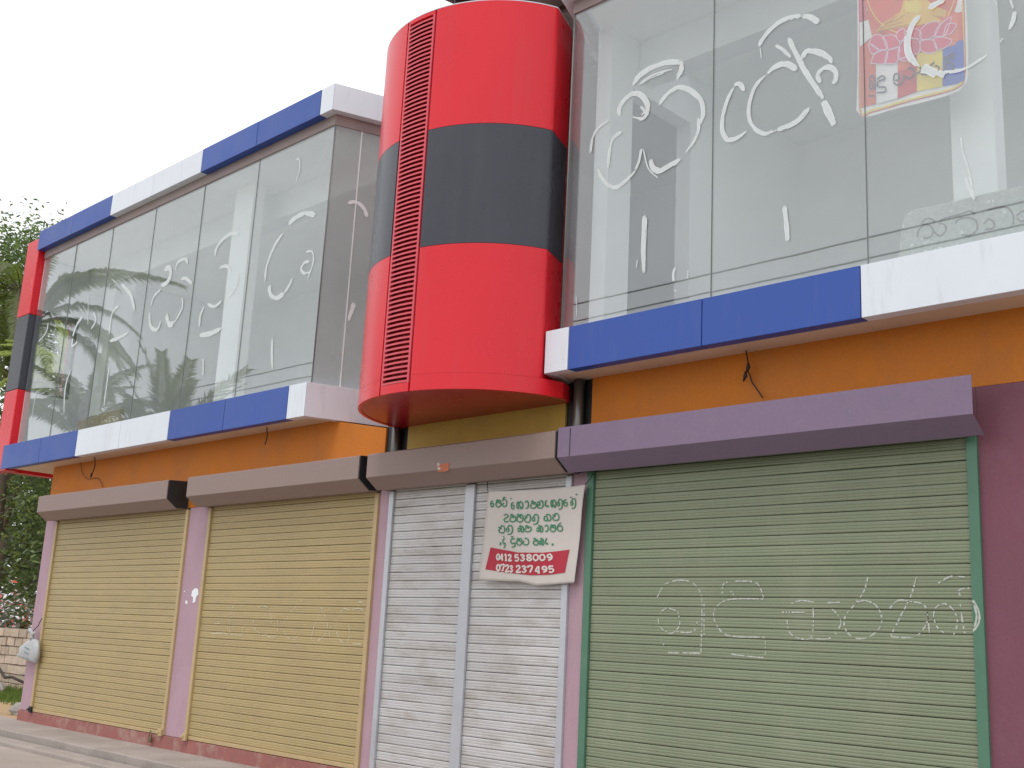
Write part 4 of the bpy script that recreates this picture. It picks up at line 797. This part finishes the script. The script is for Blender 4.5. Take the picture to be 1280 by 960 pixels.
def rock(name, c_, s_, label, seed):
    rnd = random.Random(seed); mb = MB(); n1, n2 = 6, 9; vs = []
    for i in range(n1+1):
        for k in range(n2):
            th = math.pi*i/n1; ph = 2*math.pi*k/n2; q = 1+rnd.uniform(-.16, .16)
            vs.append((c_[0]+s_[0]*q*math.sin(th)*math.cos(ph), c_[1]+s_[1]*q*math.sin(th)*math.sin(ph), c_[2]+s_[2]*q*math.cos(th)))
    mb.add(vs, [[i*n2+k, i*n2+(k+1) % n2, (i+1)*n2+(k+1) % n2, (i+1)*n2+k][::-1] for i in range(n1) for k in range(n2)], 0, False)
    return tag(mb.build(name, STONE), label, 'stone', 'stones by the boundary wall')
rock('rock', (-19.0, .55, .1), (.28, .2, .13), 'grey stone nearest the far left pillar', 1)
rock('rock', (-24.6, 2.2, .15), (.7, .25, .14), 'long flat stone on the grass before the block wall', 2)
rock('rock', (-22.4, 1.2, .1), (.5, .22, .1), 'flat stone on yellow earth between pillar and block wall', 3)
hz = MB().tube([(-26.5, 2.5, .28), (-25.6, 2.4, .4), (-25.0, 2.5, .52), (-24.4, 2.4, .36), (-23.8, 2.3, .4), (-23, 2.3, .3)], .03, 6)
tag(hz.build('hose', CORD), 'black hose lying over the stones before the block wall', 'hose')
gb = MB(); rnd = random.Random(9)
for _ in range(5000):
    x, y = rnd.uniform(-30, -19.5), rnd.uniform(1.2, 3.0)
    if rnd.random() < .4: x = rnd.uniform(-26, -22)
    a = rnd.uniform(0, 6.28); h = rnd.uniform(.06, .2); w_ = .012; dx, dy = math.cos(a), math.sin(a); l_ = rnd.uniform(-.06, .06)
    gb.add([(x-dx*w_, y-dy*w_, .03), (x+dx*w_, y+dy*w_, .03), (x+l_, y+l_, .03+h)], [[0, 1, 2]])
tag(gb.build('grass', GRASSM), 'green grass in front of the block wall', 'grass', kind='stuff')

# ================================================================== VEGETATION
def leaves(mb, blobs, N_, size, rnd, mis=(0,)):
    tot = sum(b[3]*b[4]*b[5] for b in blobs)
    for (cx_, cy_, cz_, rx, ry, rz) in blobs:
        k = int(N_*rx*ry*rz/tot)
        # clumps inside the blob
        cl = []
        for _ in range(max(4, k//55)):
            while True:
                p = (rnd.uniform(-1, 1), rnd.uniform(-1, 1), rnd.uniform(-1, 1)); d2 = sum(q*q for q in p)
                if .12 < d2 < 1: break
            cl.append((cx_+p[0]*rx, cy_+p[1]*ry, cz_+p[2]*rz))
        for _ in range(k):
            c_ = rnd.choice(cl); g_ = .22*min(rx, ry, rz)+.12
            x, y, z = (c_[j]+rnd.gauss(0, g_) for j in range(3))
            s_ = size*rnd.uniform(.6, 1.3); a, b = rnd.uniform(0, 6.28), rnd.uniform(-.9, .5)
            ux, uy, uz = math.cos(a)*math.cos(b), math.sin(a)*math.cos(b), math.sin(b)
            t = rnd.uniform(-.8, .8); vx, vy, vz = -math.sin(a)*math.cos(t), math.cos(a)*math.cos(t), math.sin(t)
            w_ = s_*.24
            mb.add([(x, y, z), (x+ux*s_*.5+vx*w_, y+uy*s_*.5+vy*w_, z+uz*s_*.5+vz*w_), (x+ux*s_, y+uy*s_, z+uz*s_-.03*s_), (x+ux*s_*.5-vx*w_, y+uy*s_*.5-vy*w_, z+uz*s_*.5-vz*w_)], [[0, 1, 2, 3]], rnd.choice(mis))
def tree(name, label, base, h, blobs, N_, size, mats, seed, cat='tree', group=None, tr=.2, mis=None):
    rnd = random.Random(seed); t = thing(name, label, cat, base, group)
    top_ = (base[0]+rnd.uniform(-.4, .4), base[1], base[2]+h)
    mb = MB(); mb.tube([base, (base[0]+.1, base[1]+.05, base[2]+h*.35), (top_[0]-.1, base[1], base[2]+h*.7), top_], tr, 8, taper=.35)
    for b in blobs:
        s0 = (base[0]+(top_[0]-base[0])*.5, base[1], base[2]+h*rnd.uniform(.35, .6))
        md_ = ((s0[0]+b[0])/2+rnd.uniform(-.3, .3), (s0[1]+b[1])/2, (s0[2]+b[2])/2+.2)
        mb.tube([s0, md_, (b[0], b[1], b[2])], tr*.45, 6, taper=.3)
        for _ in range(5):
            e = (b[0]+rnd.uniform(-.8, .8)*b[3], b[1]+rnd.uniform(-.8, .8)*b[4], b[2]+rnd.uniform(-.6, .9)*b[5])
            mb.tube([md_, ((md_[0]+e[0])/2, (md_[1]+e[1])/2, (md_[2]+e[2])/2+.1), e], tr*.16, 4, taper=.25)
    mb.build('trunk', BARK, t)
    c_ = MB(); leaves(c_, blobs, N_, size, rnd, mis or tuple(range(len(mats)))); c_.build('crown', mats, t); return t
tree('broadleaf_tree', 'tall airy broadleaf tree standing behind the red fin', (-37.5, 7, 0), 11, [(-37.5, 7, 13.0, 2.4, 2.2, 1.5), (-34.4, 6.6, 12.1, 1.9, 2, 1.3), (-32.9, 6.5, 10.8, 1.3, 1.6, 1.2), (-40.5, 7, 12.9, 2.6, 2, 2.0), (-36.5, 7, 10.4, 2.6, 2, 1.6)], 24000, .17, [LEAF, LEAFD, LEAFL], 1, group='trees behind the left end')
tree('mango_tree', 'dense dark tree under the left end of the upper floor', (-31, 6.5, 0), 5, [(-31, 6.5, 5.0, 2.6, 1.6, 2.2), (-28.2, 6.2, 4.2, 1.8, 1.4, 2.2), (-34, 7, 4.8, 2.6, 1.8, 2.6), (-27, 7.2, 3.2, 1.8, 1.4, 1.8), (-30, 8.5, 6.4, 2.6, 1.5, 2), (-32, 6.4, 2.6, 2.8, 1.4, 1.2)], 15000, .2, [LEAFD, LEAF, LEAFL, LEAFL], 2, group='trees behind the left end', tr=.16)
tree('hedge_tree', 'deep green tree mass behind the block wall', (-44, 12, 0), 6, [(-44, 12, 5, 5, 2, 4), (-38, 12, 4, 5, 2, 4), (-50, 13, 7, 5, 3, 5), (-34, 12, 3, 4, 2, 3)], 22000, .4, [LEAFD, LEAF], 8, group='trees behind the left end')
tree('flowering_shrub', 'white flowering shrub growing over the block wall', (-27.2, 4.0, 0), 1.0, [(-27.2, 4, 1.5, 1.5, .5, .42), (-25.6, 4, 1.45, 1.1, .5, .4), (-29, 4, 1.5, 1.3, .5, .5)], 4200, .15, [LEAF, PETAL, LEAFD, PETAL, PETALR], 3, cat='shrub', tr=.05, mis=(0, 0, 2, 2, 2, 0, 1, 1, 3, 4))

def frond_mesh(L_, droop, nl, ll, m_, seed, hang=.55, arch=.5, wk=1):
    rnd = random.Random(seed); mb = MB(); pts = []
    for i in range(13):
        t = i/12; pts.append(Vector((L_*(t-.12*t*t*droop), 0, L_*(arch*t-(.45*droop+arch*.55)*t*t))))
    mb.tube(pts, [.035*(1-.85*i/12) for i in range(13)], 5, 1)
    for s_ in (-1, 1):
        for k in range(nl):
            t = .12+.88*k/nl; f_ = t*12; i = min(int(f_), 11); p = pts[i].lerp(pts[i+1], f_-i); tg = (pts[i+1]-pts[i]).normalized()
            l_ = ll*(.35+1.3*t)*(1 if t < .55 else max(.3, 1.9-1.75*t))*rnd.uniform(.85, 1.1)*.9
            side = Vector((0, s_, 0)); d_ = (side*.75+tg*.55+Vector((0, 0, rnd.uniform(-.1, .2)))).normalized()
            q1 = p+d_*l_*.5; q2 = q1+(d_*(1-hang)+Vector((0, 0, -1))*hang).normalized()*l_*.55
            w_ = tg*.022*(1+ll)*wk
            mb.add([p-w_*.6, p+w_*.6, q1+w_, q1-w_, q2], [[0, 1, 2, 3], [3, 2, 4]], 0)
    o = mb.build('frond', [m_, BARK], origin=(0, 0, 0)); me = o.data; bpy.data.objects.remove(o); return me
FM = [frond_mesh(5.0, .9, 62, .75, FROND, 1), frond_mesh(4.6, 1.25, 60, .8, FROND, 2, .75), frond_mesh(4.2, .30, 46, .66, FROND, 3, .12, .35, 1.15)]
FMY = [frond_mesh(4.4, .8, 56, .75, FRONDY, 4, .5), frond_mesh(4.4, 1.1, 56, .8, FRONDY, 5, .6)]
def palm(label, base, top_, meshes, n, tilt, scale, seed, group, name='coconut_palm'):
    rnd = random.Random(seed); t = thing(name, label, 'palm tree', base, group)
    b, e = Vector(base), Vector(top_); md_ = (b+e)/2+Vector((.4, .1, 0))
    MB().tube([b, b.lerp(md_, .5)+Vector((.1, 0, 0)), md_, md_.lerp(e, .5), e], [.22, .17, .15, .14, .16], 10).build('trunk', BARK, t)
    for k in range(n):
        az = k*2.4+rnd.uniform(-.2, .2); ti = rnd.uniform(*tilt)
        put('frond', rnd.choice(meshes), top_, t, (0, -ti, 0), (scale*rnd.uniform(.85, 1.1),)*3).rotation_euler = (rnd.uniform(-.15, .15), -ti, az)
    return t
palm('coconut palm at the left edge beside the red fin', (-33.8, 5.2, 0), (-33.4, 4.9, 11.0), FM[:2], 24, (-.5, .9), .68, 5, 'palms behind the left end')
palm('shorter yellow green palm seen through the end window', (-30.2, 6.4, 0), (-29.4, 4.9, 7.7), FMY, 26, (-.3, 1.2), .5, 6, 'palms behind the left end')
palm('young palm low behind the left end', (-33.5, 5.0, 0), (-33.3, 5.0, 8.2), FM[:2], 18, (-.3, 1.1), .9, 7, 'palms behind the left end')
# across the road: they stand mirrored in the left glazing
palm('tall coconut palm across the road mirrored in the left glass', (-45.5, -11.5, 0), (-45.4, -10.6, 13.2), FM[:2], 20, (-.2, .8), 1.3, 21, 'palms across the road')
palm('upright young palm across the road mirrored in left glass', (-33.4, -10.8, 0), (-33.6, -10.6, 6.2), [FM[2]], 11, (.7, 1.35), 1.05, 22, 'palms across the road')
palm('coconut palm across the road behind the tall one', (-40.5, -12.0, 0), (-40.4, -11.0, 8.0), FM[:2], 18, (.0, 1.2), 1.0, 23, 'palms across the road')

# power cables along the road (mirrored in the right glazing)
for i, (y, z) in enumerate(((-10.56, 8.80), (-10.56, 8.42))):
    mb = MB(); mb.tube([(x, y, z+.0009*(x+14)**2*.35) for x in range(-40, 13, 3)], .016, 5)
    tag(mb.build('power_cable', CORD), ('upper' if i == 0 else 'lower')+' black power cable along the road mirrored in glass', 'cable', 'power cables along the road')
for x, s_ in ((12, 'right'), (-40, 'left')):
    po = MB().tube([(x, -10.75, -.1), (x, -10.75, 4.5), (x, -10.75, 9.9)], [.15, .13, .1], 12).box(x-.06, x+.06, -10.75, -10.5, 8.3, 9.4)
    tag(po.build('utility_pole', STONE), 'concrete utility pole across the road at the %s end of the cables' % s_, 'pole', 'utility poles across the road')
